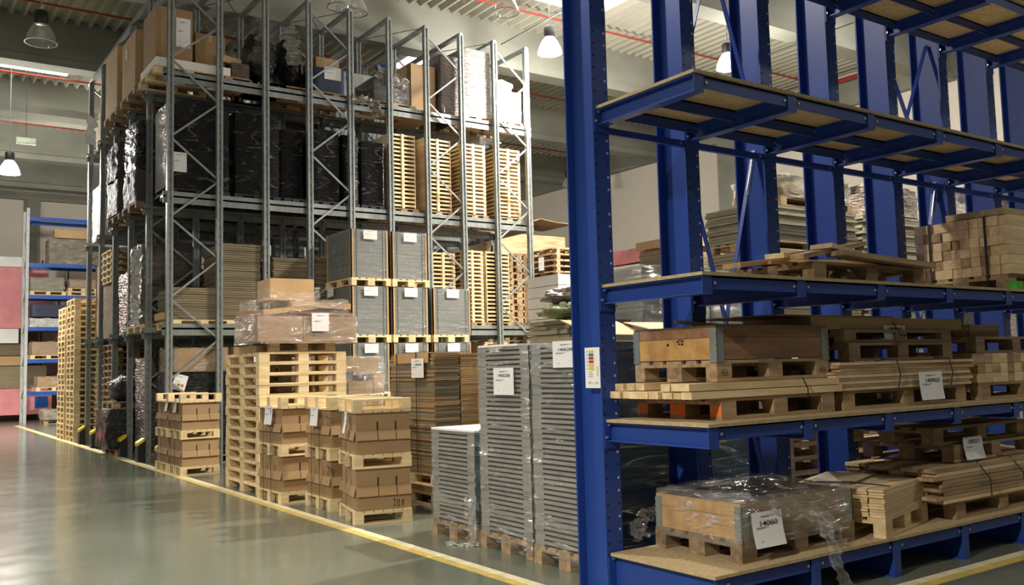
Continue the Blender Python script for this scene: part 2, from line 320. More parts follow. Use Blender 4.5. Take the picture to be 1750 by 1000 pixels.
# ------------------------------------------------------------------ lamps
def lamp_meshes(lit):
    p = MB(); p.lathe([(.27,0), (.262,.05), (.235,.14), (.19,.24), (.13,.33), (.10,.37)], 28)
    nk = MB(); nk.lathe([(.0,.36), (.115,.36), (.12,.40), (.12,.58), (.10,.60), (.0,.60)], 20)
    bu = MB(); bu.lathe([(0,.08), (.04,.10), (.055,.16), (.04,.24), (0,.27)], 12)
    rim = MB(); rim.lathe([(.262,-.004), (.278,-.004), (.278,.012), (.262,.012), (.262,-.004)], 28)
    hk = MB(); hk.tube([(-.06,0,.60), (0,0,.70), (.06,0,.60)], .008, 6)
    return (p.mesh('lamp_shade', M['lampglow'] if lit else M['glass'], True), nk.mesh('ballast', M['black'], True), bu.mesh('bulb', M['bulb'] if lit else M['glass'], True), rim.mesh('rim', M['galv']), hk.mesh('hook', M['bolt']))
LM = {True: lamp_meshes(True), False: lamp_meshes(False)}
def highbay(x, y, z, lit, lab, watts=0, leak=0):
    t = tag(empty('pendant_lamp', (x, y, z)), lab, 'lamp')
    s, nk, bu, rim, hk = LM[lit]
    inst('lamp_shade', s, t); inst('ballast', nk, t); inst('bulb', bu, t); inst('rim', rim, t); inst('hook', hk, t)
    rod = MB(); rod.tube([(0,0,.68), (0,0, ZC - z - .02)], .011 if not lit else .016, 6); rod.build('suspension_rod', M['galv'], t)
    if lit:
        ld = bpy.data.lights.new('lamp_beam', 'SPOT'); ld.energy = watts * 1.6; ld.color = WARM; ld.shadow_soft_size = .16; ld.spot_size = math.radians(148); ld.spot_blend = .55
        lo = bpy.data.objects.new('lamp_beam', ld); C.objects.link(lo); lo.parent = t; lo.location = (0, 0, -.05)
        ld = bpy.data.lights.new('lamp_leak', 'POINT'); ld.energy = leak; ld.color = (1, .96, .88); ld.shadow_soft_size = .2
        lo = bpy.data.objects.new('lamp_leak', ld); C.objects.link(lo); lo.parent = t; lo.location = (0, 0, -.22)
LL = ['lit bell-shaped lamp above the near aisle, outside the picture to the upper left', 'lit bell-shaped lamp on a long rod at the left edge of the picture', 'lit bell-shaped lamp left of the front blue column',
      'lit bell-shaped lamp seen between the second and third blue columns', 'lit bell-shaped lamp behind the photographer', 'lit bell-shaped lamp above the open floor behind the blue rack, out of frame',
      'lit bell-shaped lamp near the right wall, out of frame', 'lit bell-shaped lamp far behind the grey rack', 'lit bell-shaped lamp over the open floor right of the blue rack', 'lit bell-shaped lamp above the aisle beside the carton towers, out of frame', 'added out-of-frame lamp brightening the far end near the back wall']
DL = ['unlit bell-shaped lamp under the dark beam at the upper left', 'unlit bell-shaped lamp cut by the top edge right of the grey rack', 'unlit bell-shaped lamp above the grey rack, the right one of two',
      'unlit bell-shaped lamp above the grey rack, the left one of two', 'unlit bell-shaped lamp hanging far off beside the front blue column, before the right wall']
for i, (x, y, z, w, k_) in enumerate(LIT): highbay(x, y, z, True, LL[i], w, k_)
for i, (x, y, z) in enumerate(DARK): highbay(x, y, z, False, DL[i])
t = tag(empty('emergency_light', (3.2, 27.9, 8.08)), 'small greenish rectangular emergency light hanging on a wire at the left', 'emergency light')
b = MB(); b.box(-.24, -.05, 0, .24, .05, .18); b.build('housing', surf('greenish_white_plastic', (.55,.62,.50), None, .5), t)
b = MB(); b.box(-.21, -.056, .02, .21, -.05, .16); b.build('diffuser', surf('pale_diffuser', (.66,.72,.60), None, .3), t)
b = MB(); b.tube([(0,0,.18), (0,0,ZC-8.1)], .006, 5); b.build('suspension_wire', M['black'], t)
# ------------------------------------------------------------------ grey drive-in rack
GX, GY, GS, LS = 4.15, 16.6, .885, 1.5     # corner, upright spacing, lane spacing
UX = [GX + GS * i for i in range(10)]; WY = [GY + LS * j for j in range(6)]
LV = (2.45, 4.83, 7.06); TOP = 8.93
rack = tag(empty('drive_in_rack', (GX, GY, 0)), 'tall grey galvanised pallet rack with zigzag bracing and ten rows of uprights', 'pallet rack')
ub = MB()   # omega profile: two front lips, a recessed web with slots
w, d, h = .11, .10, TOP
ub.box(0, 0, 0, .034, d, h); ub.box(w - .034, 0, 0, w, d, h); ub.box(.034, .022, 0, w - .034, d, h)
for i in range(int(h / .16)):
    z = .1 + i * .16
    ub.box(.050, .0205, z, .060, .0225, z + .05, 1); ub.box(-.001, .045, z + .03, .0005, .055, z + .06, 1)
def with_brackets(front, back):
    b = MB(); b.v = list(ub.v); b.f = list(ub.f); b.m = list(ub.m)
    for zl in LV:
        if back: b.prism([(.098, zl - .22), (.098, zl - .037), (.24, zl - .037)], 'x', .02, .09)
        if front: b.prism([(.002, zl - .22), (.002, zl - .037), (-.14, zl - .037)], 'x', .02, .09)
    return b.mesh('upright', [M['galv'], M['galv_dark']])
um = [with_brackets(False, True)] + [with_brackets(True, True)] * 4 + [with_brackets(True, False)]
for j, Y in enumerate(WY):
    for i, X in enumerate(UX):
        inst('upright', um[j], rack, (X - GX, Y - GY, 0))
zb = MB(); z = 5.889; pz = .73; side = 0     # zigzag: from left upright at z=5.889 down to the right at z-pz
zz = 5.889 + 4 * pz; pts = []
k = 0
while zz > .25:
    pts.append(((.0 if k % 2 == 0 else GS) , zz)); zz -= pz; k += 1
for a, c in zip(pts, pts[1:]):
    zb.bar((a[0] + (.09 if a[0] == 0 else .02), .05, a[1] - .03), (c[0] + (.09 if c[0] == 0 else .02), .05, c[1] + .03), .025, .035)
zm = zb.mesh('zigzag_brace', M['galv'])
for j, Y in enumerate(WY):
    for i in (0, 3, 6, 8):
        inst('zigzag_brace', zm, rack, (UX[i] - GX, Y - GY, 0))
for j, Y in enumerate(WY):
    for zl in LV:
        for sgn in ((1,) if j == 0 else ((-1,) if j == 5 else (-1, 1))):
            b = MB(); y0 = .10 if sgn > 0 else 0
            yy = [y0, y0 + sgn * .17]; yy.sort()
            b.box(-.05, yy[0], zl - .035, 9 * GS + .2, yy[1], zl)
            b.box(-.05, (.10 if sgn > 0 else -.012), zl - .14, 9 * GS + .2, (.112 if sgn > 0 else 0), zl + .075)
            b.build('pallet_rail', M['galv'], rack, (0, Y - GY, 0))
for i, X in enumerate(UX):
    b = MB(); b.box(X - GX + .01, 0, TOP, X - GX + .10, 5 * LS + .1, TOP + .07)
    b.build('top_beam', M['galv'], rack)
for zl in LV[:2]:
    b = MB(); b.box(9 * GS + .02, .1, zl - .16, 9 * GS + .08, 5 * LS, zl - .04); b.build('back_beam', M['galv'], rack)
for i in (1, 3, 5, 7):
    for j in range(5):
        b = MB(); b.bar((i*GS, j*LS + .1, TOP + .02), ((i+1)*GS, (j+1)*LS, TOP + .02), .03, .01); b.bar(((i+1)*GS, j*LS + .1, TOP + .02), (i*GS, (j+1)*LS, TOP + .02), .03, .01)
        b.build('plan_bracing', M['galv'], rack)
for j, Y in enumerate(WY):   # black and yellow guards at the feet
    b = MB(); b.prism([(-.14, 0), (-.14, .34), (-.02, .42), (.0, .42), (.0, 0)], 'y', -.06, .17)
    g = b.build('foot_guard', M['black'], rack, (0, Y - GY, 0))
    b = MB(); b.prism([(-.146, .30), (-.146, .36), (-.02, .445), (-.02, .39)], 'y', -.065, .175); b.build('warning_stripe', M['yellow'], g)
# ------------------------------------------------------------------ blue cantilever rack
BX = [4.285 + .936 * k for k in range(8)]; YF, YB = 3.98, 4.95     # shelf front, column face
brk = tag(empty('cantilever_rack', (BX[0], YB, 0)), 'big blue cantilever rack of I-beam columns with particle board shelves', 'cantilever rack')
cb = MB(); H = 6.6
cb.box(-.075, 0, 0, .075, .014, H); cb.box(-.075, .306, 0, .075, .32, H); cb.box(-.006, .014, 0, .006, .306, H)
z = .35; k = 0
while z < H - .1:
    for x, m in ((-.052, 1), (.052, 2 if k % 3 else 1)):
        n = len(cb.v)
        for j in range(6): cb.v.append((x + .010 * math.cos(j*math.pi/3), -.0008, z + .010 * math.sin(j*math.pi/3)))
        cb.f.append(tuple(range(n, n + 6))[::-1]); cb.m.append(m)
    z += .09; k += 1
cm = cb.mesh('column', [M['blue'], M['hole'], M['holelight']])
for X in BX: inst('column', cm, brk, (X - BX[0], 0, 0))
def ibeam_y(y0, y1, z0, z1, w=.085, t=.010):
    b = MB(); b.box(-w/2, y0, z1 - t, w/2, y1, z1); b.box(-w/2, y0, z0, w/2, y1, z0 + t); b.box(-.004, y0, z0 + t, .004, y1, z1 - t)
    return b
LEV = {'D': (.29, .0), 'C': (1.215, 1.06), 'B': (2.17, 2.03), 'A': (3.475, 3.335), 'E': (4.86, 4.72)}
BT = .022
def bolts(b, pts, r=.011):
    for p in pts: b.lathe([(r, 0), (r, .008), (0, .009)], 6, p)
for L_, (zt, zb) in LEV.items():
    a = ibeam_y(YF + .004 - YB, -.012, zb, zt - BT)
    a.box(-.07, -.012, zb - .05, .07, -.001, zt + (.02 if L_ != 'D' else -.03)); 
    a.box(-.045, YF - YB, zb, .045, YF - YB + .006, zt - BT)
    am = a.mesh('arm', M['blue'])
    bm = MB().box(-.009, -.024, -.009, .009, -.012, .009).mesh('bolt', M['bolt'])
    for k, X in enumerate(BX):
        if L_ == 'E' and k < 1: continue
        o = inst('arm' if L_ != 'D' else 'base_arm', am, brk, (X - BX[0], 0, 0))
        for (x, z) in ((-.055, zb + .03), (-.03, zt - .04), (.055, zb + .03)): inst('bolt', bm, o, (x, 0, z))
    # stringers between the arms
    for k in range(7):
        if L_ == 'E' and k < 1: continue
        for yy in ((YF + .012, 4.45, 4.84) if L_ in 'AE' else (YF + .012,)):
            s = MB(); s.box(.05, 0, zt - BT - .085, .936 - .05, .008, zt - BT); s.box(.05, 0, zt - BT - .012, .936 - .05, .045, zt - BT)
            o = s.build('stringer', M['blue'], brk, (BX[k] - BX[0], yy - YB, 0))
            for x in (.075, .936 - .075): inst('bolt', bm, o, (x, .014, zt - BT - .046))
    x0 = (BX[1] if L_ == 'E' else BX[0]) - BX[0] - .055
    xs = [x0, BX[2] - BX[0], BX[4] - BX[0], BX[6] - BX[0], BX[7] - BX[0] + .06]
    for p, q in zip(xs, xs[1:]):
        s = MB(); s.box(p, YF - .012 - YB, zt - BT + .0005, q - .004, -.014, zt); s.build('shelf_panel', M['osb'], brk)
# horizontal struts below shelf A and B and diagonal braces
for k in range(7):
    for z in (3.31,):
        s = MB(); s.bar((.075, .02, z), (.936 - .075, .02, z), .035, .05)
        o = s.build('strut', M['blue'], brk, (BX[k] - BX[0], 0, 0))
        s = MB(); s.box(.80, -.004, z - .01, .82, .004, z + .01); s.build('bolt', M['bolt'], o)
def xb(k, z0, z1, turn=False):
    x0, x1 = .03, .936 - .03
    for (a, c) in (((x0, z0), (x1, z1)), ((x1, z0), (x0, z1))):
        s = MB(); s.bar((a[0], .15, a[1]), (c[0], .15, c[1]), .008, .04, upv=(0,1,0)); o = s.build('diagonal_brace', M['blue'], brk, (BX[k] - BX[0], 0, 0))
        if turn and a[0] == x0:
            d = Vector((c[0]-a[0], 0, c[1]-a[1])).normalized(); p = Vector((c[0], .13, c[1])) - d * .08; q = p - d * .30; sd = Vector((d.z, 0, -d.x)) * .018
            s = MB(); s.tube([p + sd, q + sd], .006, 6, 0); s.tube([p - sd, q - sd], .006, 6); s.tube([p + d*.05, p - d*.04], .014, 8); s.tube([q + d*.04, q - d*.04], .014, 8)
            s.build('turnbuckle', M['bolt'], o)
xb(1, .45, 3.40, True); xb(1, 3.75, 6.4); xb(4, .45, 3.40, True); xb(4, 3.2, 4.85)
# ------------------------------------------------------------------ paper labels
def sheet(w, h, curl=0., n=6):
    b = MB()
    for i in range(n):
        z0, z1 = h * i / n, h * (i + 1) / n
        f = lambda z: -curl * (1 - z / h) ** 2
        b.face([(0, f(z0), z0), (w, f(z0), z0), (w, f(z1), z1), (0, f(z1), z1)]); b.face([(0, f(z0)+.0012, z0), (0, f(z1)+.0012, z1), (w, f(z1)+.0012, z1), (w, f(z0)+.0012, z0)])
    return b
def text_mesh(body, size, mat, bold=.0):
    cu = bpy.data.curves.new('lettering', 'FONT'); cu.body = body; cu.size = size; cu.offset = bold; cu.resolution_u = 3
    o = bpy.data.objects.new('lettering', cu); me = bpy.data.meshes.new_from_object(o); bpy.data.objects.remove(o); bpy.data.curves.remove(cu)
    for v in me.vertices: v.co = (v.co.x, -.0015, v.co.y)
    me.materials.clear(); me.materials.append(mat); return me
FACE = {'y': 0.0, 'x': -math.pi / 2}
def label(loc, w, h, face, lab, text=None, curl=0., tilt=0., ts=.2, tx=.22, tz=.62, rz=0, strap=None):
    """white sheet; loc is its lower left corner as one looks at it"""
    t = tag(empty('paper_label', loc), lab, 'label'); t.rotation_euler = (0, tilt, FACE[face] + rz)
    sheet(w, h, curl).build('sheet', M['paper'], t)
    if text:
        me = text_mesh(text, h * ts, M['ink'], .0004); o = inst('lettering', me, t, (w * tx, -curl * .2, h * tz)); o.scale = (w * .62 / max(v.co.x for v in me.vertices), 1, 1)
    b = MB(); rr = random.Random(len(lab))
    for (z, x0, x1) in ((.86, .3, .75), (.84, .3, .55), (.55, .12, .52), (.52, .12, .40), (.16, .2, .28)):
        y = -.0015 - curl * (1 - z) ** 2 * 1.0
        b.face([(w*x0, y, h*z), (w*x1, y, h*z), (w*x1, y, h*(z+.018)), (w*x0, y, h*(z+.018))])
    b.build('small_print', M['greyink'], t)
    return t
sg = tag(empty('location_sign', (BX[0] - .079, 5.122, 1.435)), 'white sign with blue, red and yellow fields on the front blue column', 'sign'); sg.rotation_euler = (0, 0, -math.pi/2)
sheet(.165, .29).build('sheet', M['paper'], sg)
for i, mm in enumerate(('yellow', 'signblue', 'signred', 'signred', 'yellow', 'yellow')):
    z = .262 - i * .0245; b = MB(); b.face([(.045, -.002, z - .009), (.098, -.002, z - .009), (.098, -.002, z + .009), (.045, -.002, z + .009)]); b.build('colour_field', M[mm], sg)
    b = MB(); b.face([(.022, -.002, z - .006), (.030, -.002, z - .006), (.030, -.002, z + .006), (.022, -.002, z + .006)]); b.build('symbol', M['greyink'], sg)
b = MB()
for i in range(5): z = .145 - i * .014; b.face([(.13, -.002, z), (.147, -.002, z), (.147, -.002, z + .009), (.13, -.002, z + .009)])
b.build('yellow_marks', M['yellow'], sg)
b = MB()
for (x0, x1, z) in ((.04,.08,.11), (.04,.09,.095), (.04,.085,.08), (.035,.065,.04), (.035,.065,.032), (.08,.10,.035), (.115,.14,.04), (.115,.14,.032)): b.face([(x0, -.002, z), (x1, -.002, z), (x1, -.002, z + .004), (x0, -.002, z + .004)])
b.build('small_print', M['greyink'], sg)
# ------------------------------------------------------------------ pallets, stacks, loads
_pc = {}
def pallet_meshes(L, Wd, mat, h=.144):
    """L along local x. deck boards along x, three stringer boards, nine blocks, three runners"""
    key = (round(L, 2), round(Wd, 2), mat, h)
    if key in _pc: return _pc[key]
    t = .022; bw = [.145, .1, .145, .1, .145]; k = Wd / .8
    d = MB(); gap = (Wd - sum(bw) * k) / 4; y = 0
    rr = random.Random(int(L * 100 + Wd * 10))
    for q in bw:
        d.box(rr.uniform(0, .006), y, h - t, L - rr.uniform(0, .006), y + q * k, h); y += q * k + gap
    for x in (0, L / 2 - .0725, L - .145): d.box(x, 0, h - 2*t, x + .145, Wd, h - t)
    deck = d.mesh('deck', M[mat])
    bl = MB().box(0, 0, t, .145, .1 * min(1.3, k), h - 2*t).mesh('block', M[mat])
    blc = MB().box(0, 0, t, .145, .145, h - 2*t).mesh('block', M[mat])
    rn = MB().box(0, 0, 0, L, .1 * min(1.3, k), t).mesh('runner', M[mat])
    bxs = (0, L / 2 - .0725, L - .145); bys = (0, Wd / 2 - .0725, Wd - .1 * min(1.3, k))
    al = MB(); al.v = list(d.v); al.f = list(d.f); al.m = list(d.m)
    for x in bxs:
        for i, yy in enumerate(bys): al.box(x, yy, t, x + .145, yy + (.145 if i == 1 else .1), h - 2*t)
    for i, yy in enumerate(bys): al.box(0, yy, 0, L, yy + (.145 if i == 1 else .1), t)
    one = al.mesh('pallet', M[mat])
    _pc[key] = (deck, bl, blc, rn, bxs, bys, one, MB().box(0, 0, 0, L, .145, t).mesh('runner', M[mat]))
    return _pc[key]
def pallet(x, y, z, sx, sy, lab, mat='pine', long='x', full=True, rz=0., group=None, name='pallet', flip=False, h=.144):
    """x, y: the corner with the smallest coordinates, sx, sy: sizes along world X and Y"""
    L, Wd = (sx, sy) if long == 'x' else (sy, sx)
    P = pallet_meshes(L, Wd, mat, h)
    r = rz if long == 'x' else rz + math.pi / 2
    ox = 0 if long == 'x' else sx
    c, s_ = math.cos(rz), math.sin(rz); lx, ly = x + c * ox, y + s_ * ox
    if full:
        t = empty(name, (lx, ly, z), r)
        if flip:
            t.location = (x, y, z + h); t.rotation_euler = (math.pi, 0, r)
            if long == 'x': t.location = (x - s_ * sy, y + c * sy, z + h)
        inst('deck', P[0], t)
        for bx_ in P[4]:
            for i, by_ in enumerate(P[5]): inst('block', P[2] if i == 1 else P[1], t, (bx_, by_, 0))
        for i, by_ in enumerate(P[5]): inst('runner', P[7] if i == 1 else P[3], t, (0, by_, 0))
    else: t = inst(name, P[6], None, (lx, ly, z), r)
    return tag(t, lab, 'pallet', group)
_sp = {}
def small_pallet(x, y, z, lab, rz=0, L=.62, Wd=.78, h=.144, flip=False, mat='pine', group='small pallets of the carton towers'):
    """deck boards along y on three cross boards, six blocks, three runners along x: one long opening on the short side"""
    k = (L, Wd)
    if k not in _sp:
        d = MB(); n = 6; w = L / n
        for i in range(n): d.box(i*w + .004, 0, h - .02, (i+1)*w - .006, Wd, h)
        ys = (0, Wd/2 - .05, Wd - .1)
        for q in ys: d.box(0, q, h - .038, L, q + .1, h - .02)
        _sp[k] = (d.mesh('deck', M[mat]), MB().box(0, 0, .02, .1, .1, h - .038).mesh('block', M[mat]), MB().box(0, 0, 0, L, .1, .02).mesh('runner', M[mat]), ys)
    dk, bl, rn, ys = _sp[k]; t = empty('pallet', (x, y, z), rz)
    if flip: t.location = (x - math.sin(rz) * Wd, y + math.cos(rz) * Wd, z + h); t.rotation_euler = (math.pi, 0, rz)
    inst('deck', dk, t)
    for q in ys:
        inst('block', bl, t, (0, q, 0)); inst('block', bl, t, (L - .1, q, 0)); inst('runner', rn, t, (0, q, 0))
    return tag(t, lab, 'pallet', group)
def pallet_stack(x, y, z, sx, sy, n, where, mat='pine', long='x', full=True, group=None, jit=.008, h=.144, seed=1):
    rr = random.Random(seed)
    for i in range(n):
        pallet(x + rr.uniform(-jit, jit), y + rr.uniform(-jit, jit), z + i * (h + .0004), sx, sy, 'pallet, %s of the %s' % (from_top(i, n), where), mat, long, full, rr.uniform(-.004, .004), group or 'pallets of the ' + where, h=h)
def wrinkled(dx, dy, dz, amp=.012, seed=0, step=.07, bulge=.0, nscale=4., top=True, round_=.04):
    """closed box skin with rounded, puckered surface"""
    b = MB(); nx, ny, nz = [max(2, min(26, int(q / step))) for q in (dx, dy, dz)]
    def P(x, y, z):
        cx, cy, cz = dx / 2, dy / 2, dz / 2
        v = Vector((x - cx, y - cy, z - cz)); q = Vector((abs(v.x) / cx, abs(v.y) / cy, abs(v.z) / cz))
        # pull the vertical corners in a little
        e = max(0, q.x - .9) * max(0, q.y - .9) * 100; v.x *= 1 - e * round_ / max(dx, .1); v.y *= 1 - e * round_ / max(dy, .1)
        s = bulge * (1 - (v.z / cz) ** 2); v.x *= 1 + s; v.y *= 1 + s
        nn = noise.noise_vector(Vector((x * nscale + seed * 7.3, y * nscale, z * nscale * 2.2 + seed)))
        return (v.x + cx + nn.x * amp, v.y + cy + nn.y * amp, max(0, v.z + cz + (nn.z * amp if z > 0 else 0)))
    def grid(f, a, c_):
        n = len(b.v)
        for i in range(a + 1):
            for j in range(c_ + 1): b.v.append(P(*f(i / a, j / c_)))
        for i in range(a):
            for j in range(c_):
                b.f.append((n + i*(c_+1) + j, n + (i+1)*(c_+1) + j, n + (i+1)*(c_+1) + j+1, n + i*(c_+1) + j+1)); b.m.append(0)
    grid(lambda u, v: (u*dx, 0, v*dz), nx, nz); grid(lambda u, v: (dx, u*dy, v*dz), ny, nz)
    grid(lambda u, v: ((1-u)*dx, dy, v*dz), nx, nz); grid(lambda u, v: (0, (1-u)*dy, v*dz), ny, nz)
    if top: grid(lambda u, v: (u*dx, v*dy, dz), nx, ny)
    return b
def blob(rx, ry, rz, amp=.25, seed=0, k=22, flat=True):
    b = MB(); n0 = k; m0 = k // 2
    for i in range(m0 + 1):
        for j in range(n0):
            a = math.pi * i / m0; t = 2 * math.pi * j / n0
            v = Vector((math.sin(a)*math.cos(t), math.sin(a)*math.sin(t), math.cos(a)))
            s = 1 + amp * noise.noise(v * 1.7 + Vector((seed*3.1, 0, seed))) + amp * .45 * noise.noise(v * 4.5 + Vector((0, seed*1.7, 0)))
            z = v.z * rz * s + rz
            b.v.append((v.x * rx * s, v.y * ry * s, max(0, z) if flat else z))
    for i in range(m0):
        for j in range(n0):
            b.f.append((i*n0 + j, (i+1)*n0 + j, (i+1)*n0 + (j+1) % n0, i*n0 + (j+1) % n0)); b.m.append(0)
    return b
def load(x, y, z, dx, dy, dz, mat, lab, cat='load', name='wrapped_load', amp=.015, seed=0, group=None, rz=0, bulge=0., film=None, nscale=4.):
    t = wrinkled(dx, dy, dz, amp, seed, bulge=bulge, nscale=nscale).build(name, M[mat], None, (x, y, z), rz, smooth=True)
    tag(t, lab, cat, group)
    if film: wrinkled(dx + .03, dy + .03, dz + .015, amp * 1.3, seed + 5, top=True).build('film', M[film], t, (-.015, -.015, 0), smooth=True)
    return t
def box(x, y, z, dx, dy, dz, mat, lab, cat='box', name='cardboard_box', rz=0, group=None, tape=True):
    if tape:
        t = tag(empty(name, (x, y, z), rz), lab, cat, group)
        MB().box(0, 0, 0, dx, dy, dz).build('body', M[mat], t)
        b = MB(); b.box(-.001, dy/2 - .03, dz * .72, .0, dy/2 + .03, dz + .001); b.box(0, dy/2 - .03, dz, dx, dy/2 + .03, dz + .001); b.box(dx/2 - .03, -.001, dz*.8, dx/2 + .03, 0, dz)
        b.build('tape', M['card_light'], t); return t
    return tag(MB().box(0, 0, 0, dx, dy, dz).build(name, M[mat], None, (x, y, z), rz), lab, cat, group)
def sheets(x, y, z, dx, dy, n, th, mat, where, kind='cardboard_sheet', cat='cardboard', word='cardboard sheet', jit=.012, seed=3, mats=None, group=None):
    rr = random.Random(seed); ms = {}
    for i in range(n):
        m = mats[rr.randrange(len(mats))] if mats else mat
        if m not in ms: ms[m] = MB().box(0, 0, 0, dx, dy, th * .86).mesh(kind, M[m])
        o = inst(kind, ms[m], None, (x + rr.uniform(-jit, jit), y + rr.uniform(-jit, jit), z + i * th), rr.uniform(-.006, .006))
        tag(o, '%s, %s of the %s' % (word, from_top(i, n), where), cat, group or word + 's of the ' + where)
def ragged(pts, w, mat, lab, seed=0, cat='film', name='loose_film', wob=.03):
    """a strip of loose crumpled film along a path"""
    rr = random.Random(seed); b = MB(); n = len(pts) * 6; m = 5; P = []
    V = [Vector(p) for p in pts]
    for i in range(n + 1):
        t = i / n * (len(V) - 1); k = min(int(t), len(V) - 2); f = t - k; p = V[k].lerp(V[k+1], f)
        d = (V[k+1] - V[k]).normalized(); sd = d.cross(Vector((.5, .8, .1))).normalized()
        ww = w * (.75 + .5 * noise.noise(Vector((i * .4, seed, 0))))
        for j in range(m + 1):
            q = p + sd * ww * (j / m - .5) + Vector([rr.uniform(-wob, wob) * .5 for _ in range(3)]) + Vector((0, -.02 * math.sin(j * 2.1 + i * .7), 0))
            b.v.append(tuple(q))
    for i in range(n):
        for j in range(m): b.f.append((i*(m+1)+j, (i+1)*(m+1)+j, (i+1)*(m+1)+j+1, i*(m+1)+j+1)); b.m.append(0)
    return tag(b.build(name, M[mat], smooth=True), lab, cat)
# ------------------------------------------------------------------ cartons on small pallets beside the yellow line
def carton_meshes(dx, dy, h=.43):
    body = MB(); body.box(.005, .005, 0, dx-.005, dy-.005, h*.56); body.box(.012, .012, h*.56, dx-.012, dy-.012, h)
    fl = []
    zt, zb, o = h * .56, h * .34, .022
    def panels(L, cuts):
        e = [0] + cuts + [L]; return [(a + .005, c - .005) for a, c in zip(e, e[1:])]
    for (a, c) in panels(dx, [dx*.40, dx*.73]):
        for s_, y0 in ((-1, .004), (1, dy - .004)):
            b = MB(); b.prism([(y0, zt), (y0 + s_*o, zb), (y0 + s_*(o+.005), zb), (y0 + s_*.005, zt + .003)], 'x', a, c); fl.append(b)
    for (a, c) in panels(dy, [dy*.33, dy*.66]):
        for s_, x0 in ((-1, .004), (1, dx - .004)):
            b = MB(); b.prism([(x0, zt), (x0 + s_*o, zb), (x0 + s_*(o+.005), zb), (x0 + s_*.005, zt + .003)], 'y', a, c); fl.append(b)
    sl = MB()
    for q in (dx*.40, dx*.73): sl.box(q - .008, .0095, zt, q + .008, .012, zt + .095)
    for q in (dy*.33, dy*.66): sl.box(.0105, q - .005, zt, .012, q + .005, zt + .075)
    return body.mesh('body', M['card']), [f.mesh('flap', M['card']) for f in fl], sl.mesh('slit', M['strap'])
CM = carton_meshes(.60, .74)
def carton(x, y, z, rz, lab):
    t = tag(empty('carton', (x, y, z), rz), lab, 'carton', 'flap-banded cartons beside the yellow line')
    inst('body', CM[0], t)
    for f in CM[1]: inst('flap', f, t)
    inst('slit', CM[2], t); return t
def loc2(x, y, rz, lx, ly): return (x + math.cos(rz)*lx - math.sin(rz)*ly, y + math.sin(rz)*lx + math.cos(rz)*ly)
def straps(x, y, z0, z1, rz, dy, lab, cat='strap'):
    b = MB()
    for q in (.26, .50): b.box(-.026, q - .006, z0, -.024, q + .006, z1)
    tag(b.build('strapping_band', M['strap'], None, (x, y, 0), rz), lab, cat)
def carton_tower(x, y, rz, where, top=True):
    pal = lambda z, lab, **k: small_pallet(x, y, z, lab, rz, **k)
    pal(0, 'small pine pallet on the floor under the %s' % where)
    cx, cy = loc2(x, y, rz, .02, .02)
    carton(cx, cy, .146, rz, 'lower flap-banded carton of the %s' % where)
    pal(.578, 'small pine pallet between the cartons of the %s' % where)
    carton(cx, cy, .725, rz, 'upper flap-banded carton of the %s' % where)
    if top: pal(1.157, 'upside-down small pine pallet on top of the %s' % where, flip=True)
    straps(x, y, .02, 1.17, rz, .78, 'pair of black straps around the %s' % where)
T4 = 'carton tower nearest the camera'; T3 = 'second nearest carton tower'; T2 = 'third nearest carton tower'
carton_tower(4.08, 8.785, -.215, T4); carton_tower(4.27, 9.84, -.02, T3); carton_tower(4.06, 10.82, .04, T2)
T1a = 'double carton tower, near unit'; T1b = 'double carton tower, far unit'
carton_tower(3.98, 15.0, 0, T1a, False); carton_tower(3.97, 15.80, 0, T1b, False)
small_pallet(3.97, 15.0, 1.157, 'long pine pallet lying across the top of the double carton tower', 0, .66, 1.56, flip=True, group=None)
label((3.985, 15.42, 1.0), .16, .22, 'x', 'white slip hanging from the double carton tower, the right one of two', curl=.02)
label((3.985, 15.95, 1.01), .16, .22, 'x', 'white slip hanging from the double carton tower, the left one of two', curl=.03)
lx, ly = loc2(4.08, 8.785, -.215, -.03, .30); label((lx, ly, .945), .11, .22, 'x', 'white slip hanging from the carton tower nearest the camera', curl=.03, rz=-.215)
label((4.232, 10.30, .97), .22, .22, 'x', 'white slip hanging from the second nearest carton tower', curl=.02, rz=0)
label((4.028, 11.28, .96), .26, .23, 'x', 'white slip hanging from the third nearest carton tower', curl=.02)
# printed marks on cartons
def marks(loc, face, rz, s, lab):
    t = tag(empty('printed_marks', loc), lab, 'printed marks'); t.rotation_euler = (0, 0, FACE[face] + rz); b = MB()
    def bar(x0, z0, x1, z1): b.face([(x0*s, 0, z0*s), (x1*s, 0, z0*s), (x1*s, 0, z1*s), (x0*s, 0, z1*s)])
    bar(0,.9,.35,1); bar(.0,.0,.35,.06); b.face([(.10*s,0,.25*s),(.25*s,0,.25*s),(.175*s,0,.0)]); bar(.15,.25,.2,.9)
    for q in (.55, .8): bar(q,.1,q+.06,.9); b.face([((q-.06)*s,0,.7*s),((q+.12)*s,0,.7*s),((q+.03)*s,0,1.0*s)])
    bar(.5,0,.95,.06); bar(1.15,.7,1.6,.8); bar(1.15,.0,1.6,.05); b.face([(1.2*s,0,.5*s),(1.55*s,0,.5*s),(1.375*s,0,.15*s)]); bar(1.35,.1,1.4,.8)
    b.build('printed_marks', M['ink'], t); return t
lx, ly = loc2(4.08, 8.785, -.215, .42, .0225); marks((lx, ly, .17), 'y', -.215, .075, 'transport symbols printed at the lower right of the nearest lower carton')
marks((4.287, 9.98, .98), 'x', 0, .1, 'transport symbols printed on the upper carton of the second nearest tower')
marks((4.287, 9.98, .42), 'x', 0, .1, 'transport symbols printed on the lower carton of the second nearest tower')
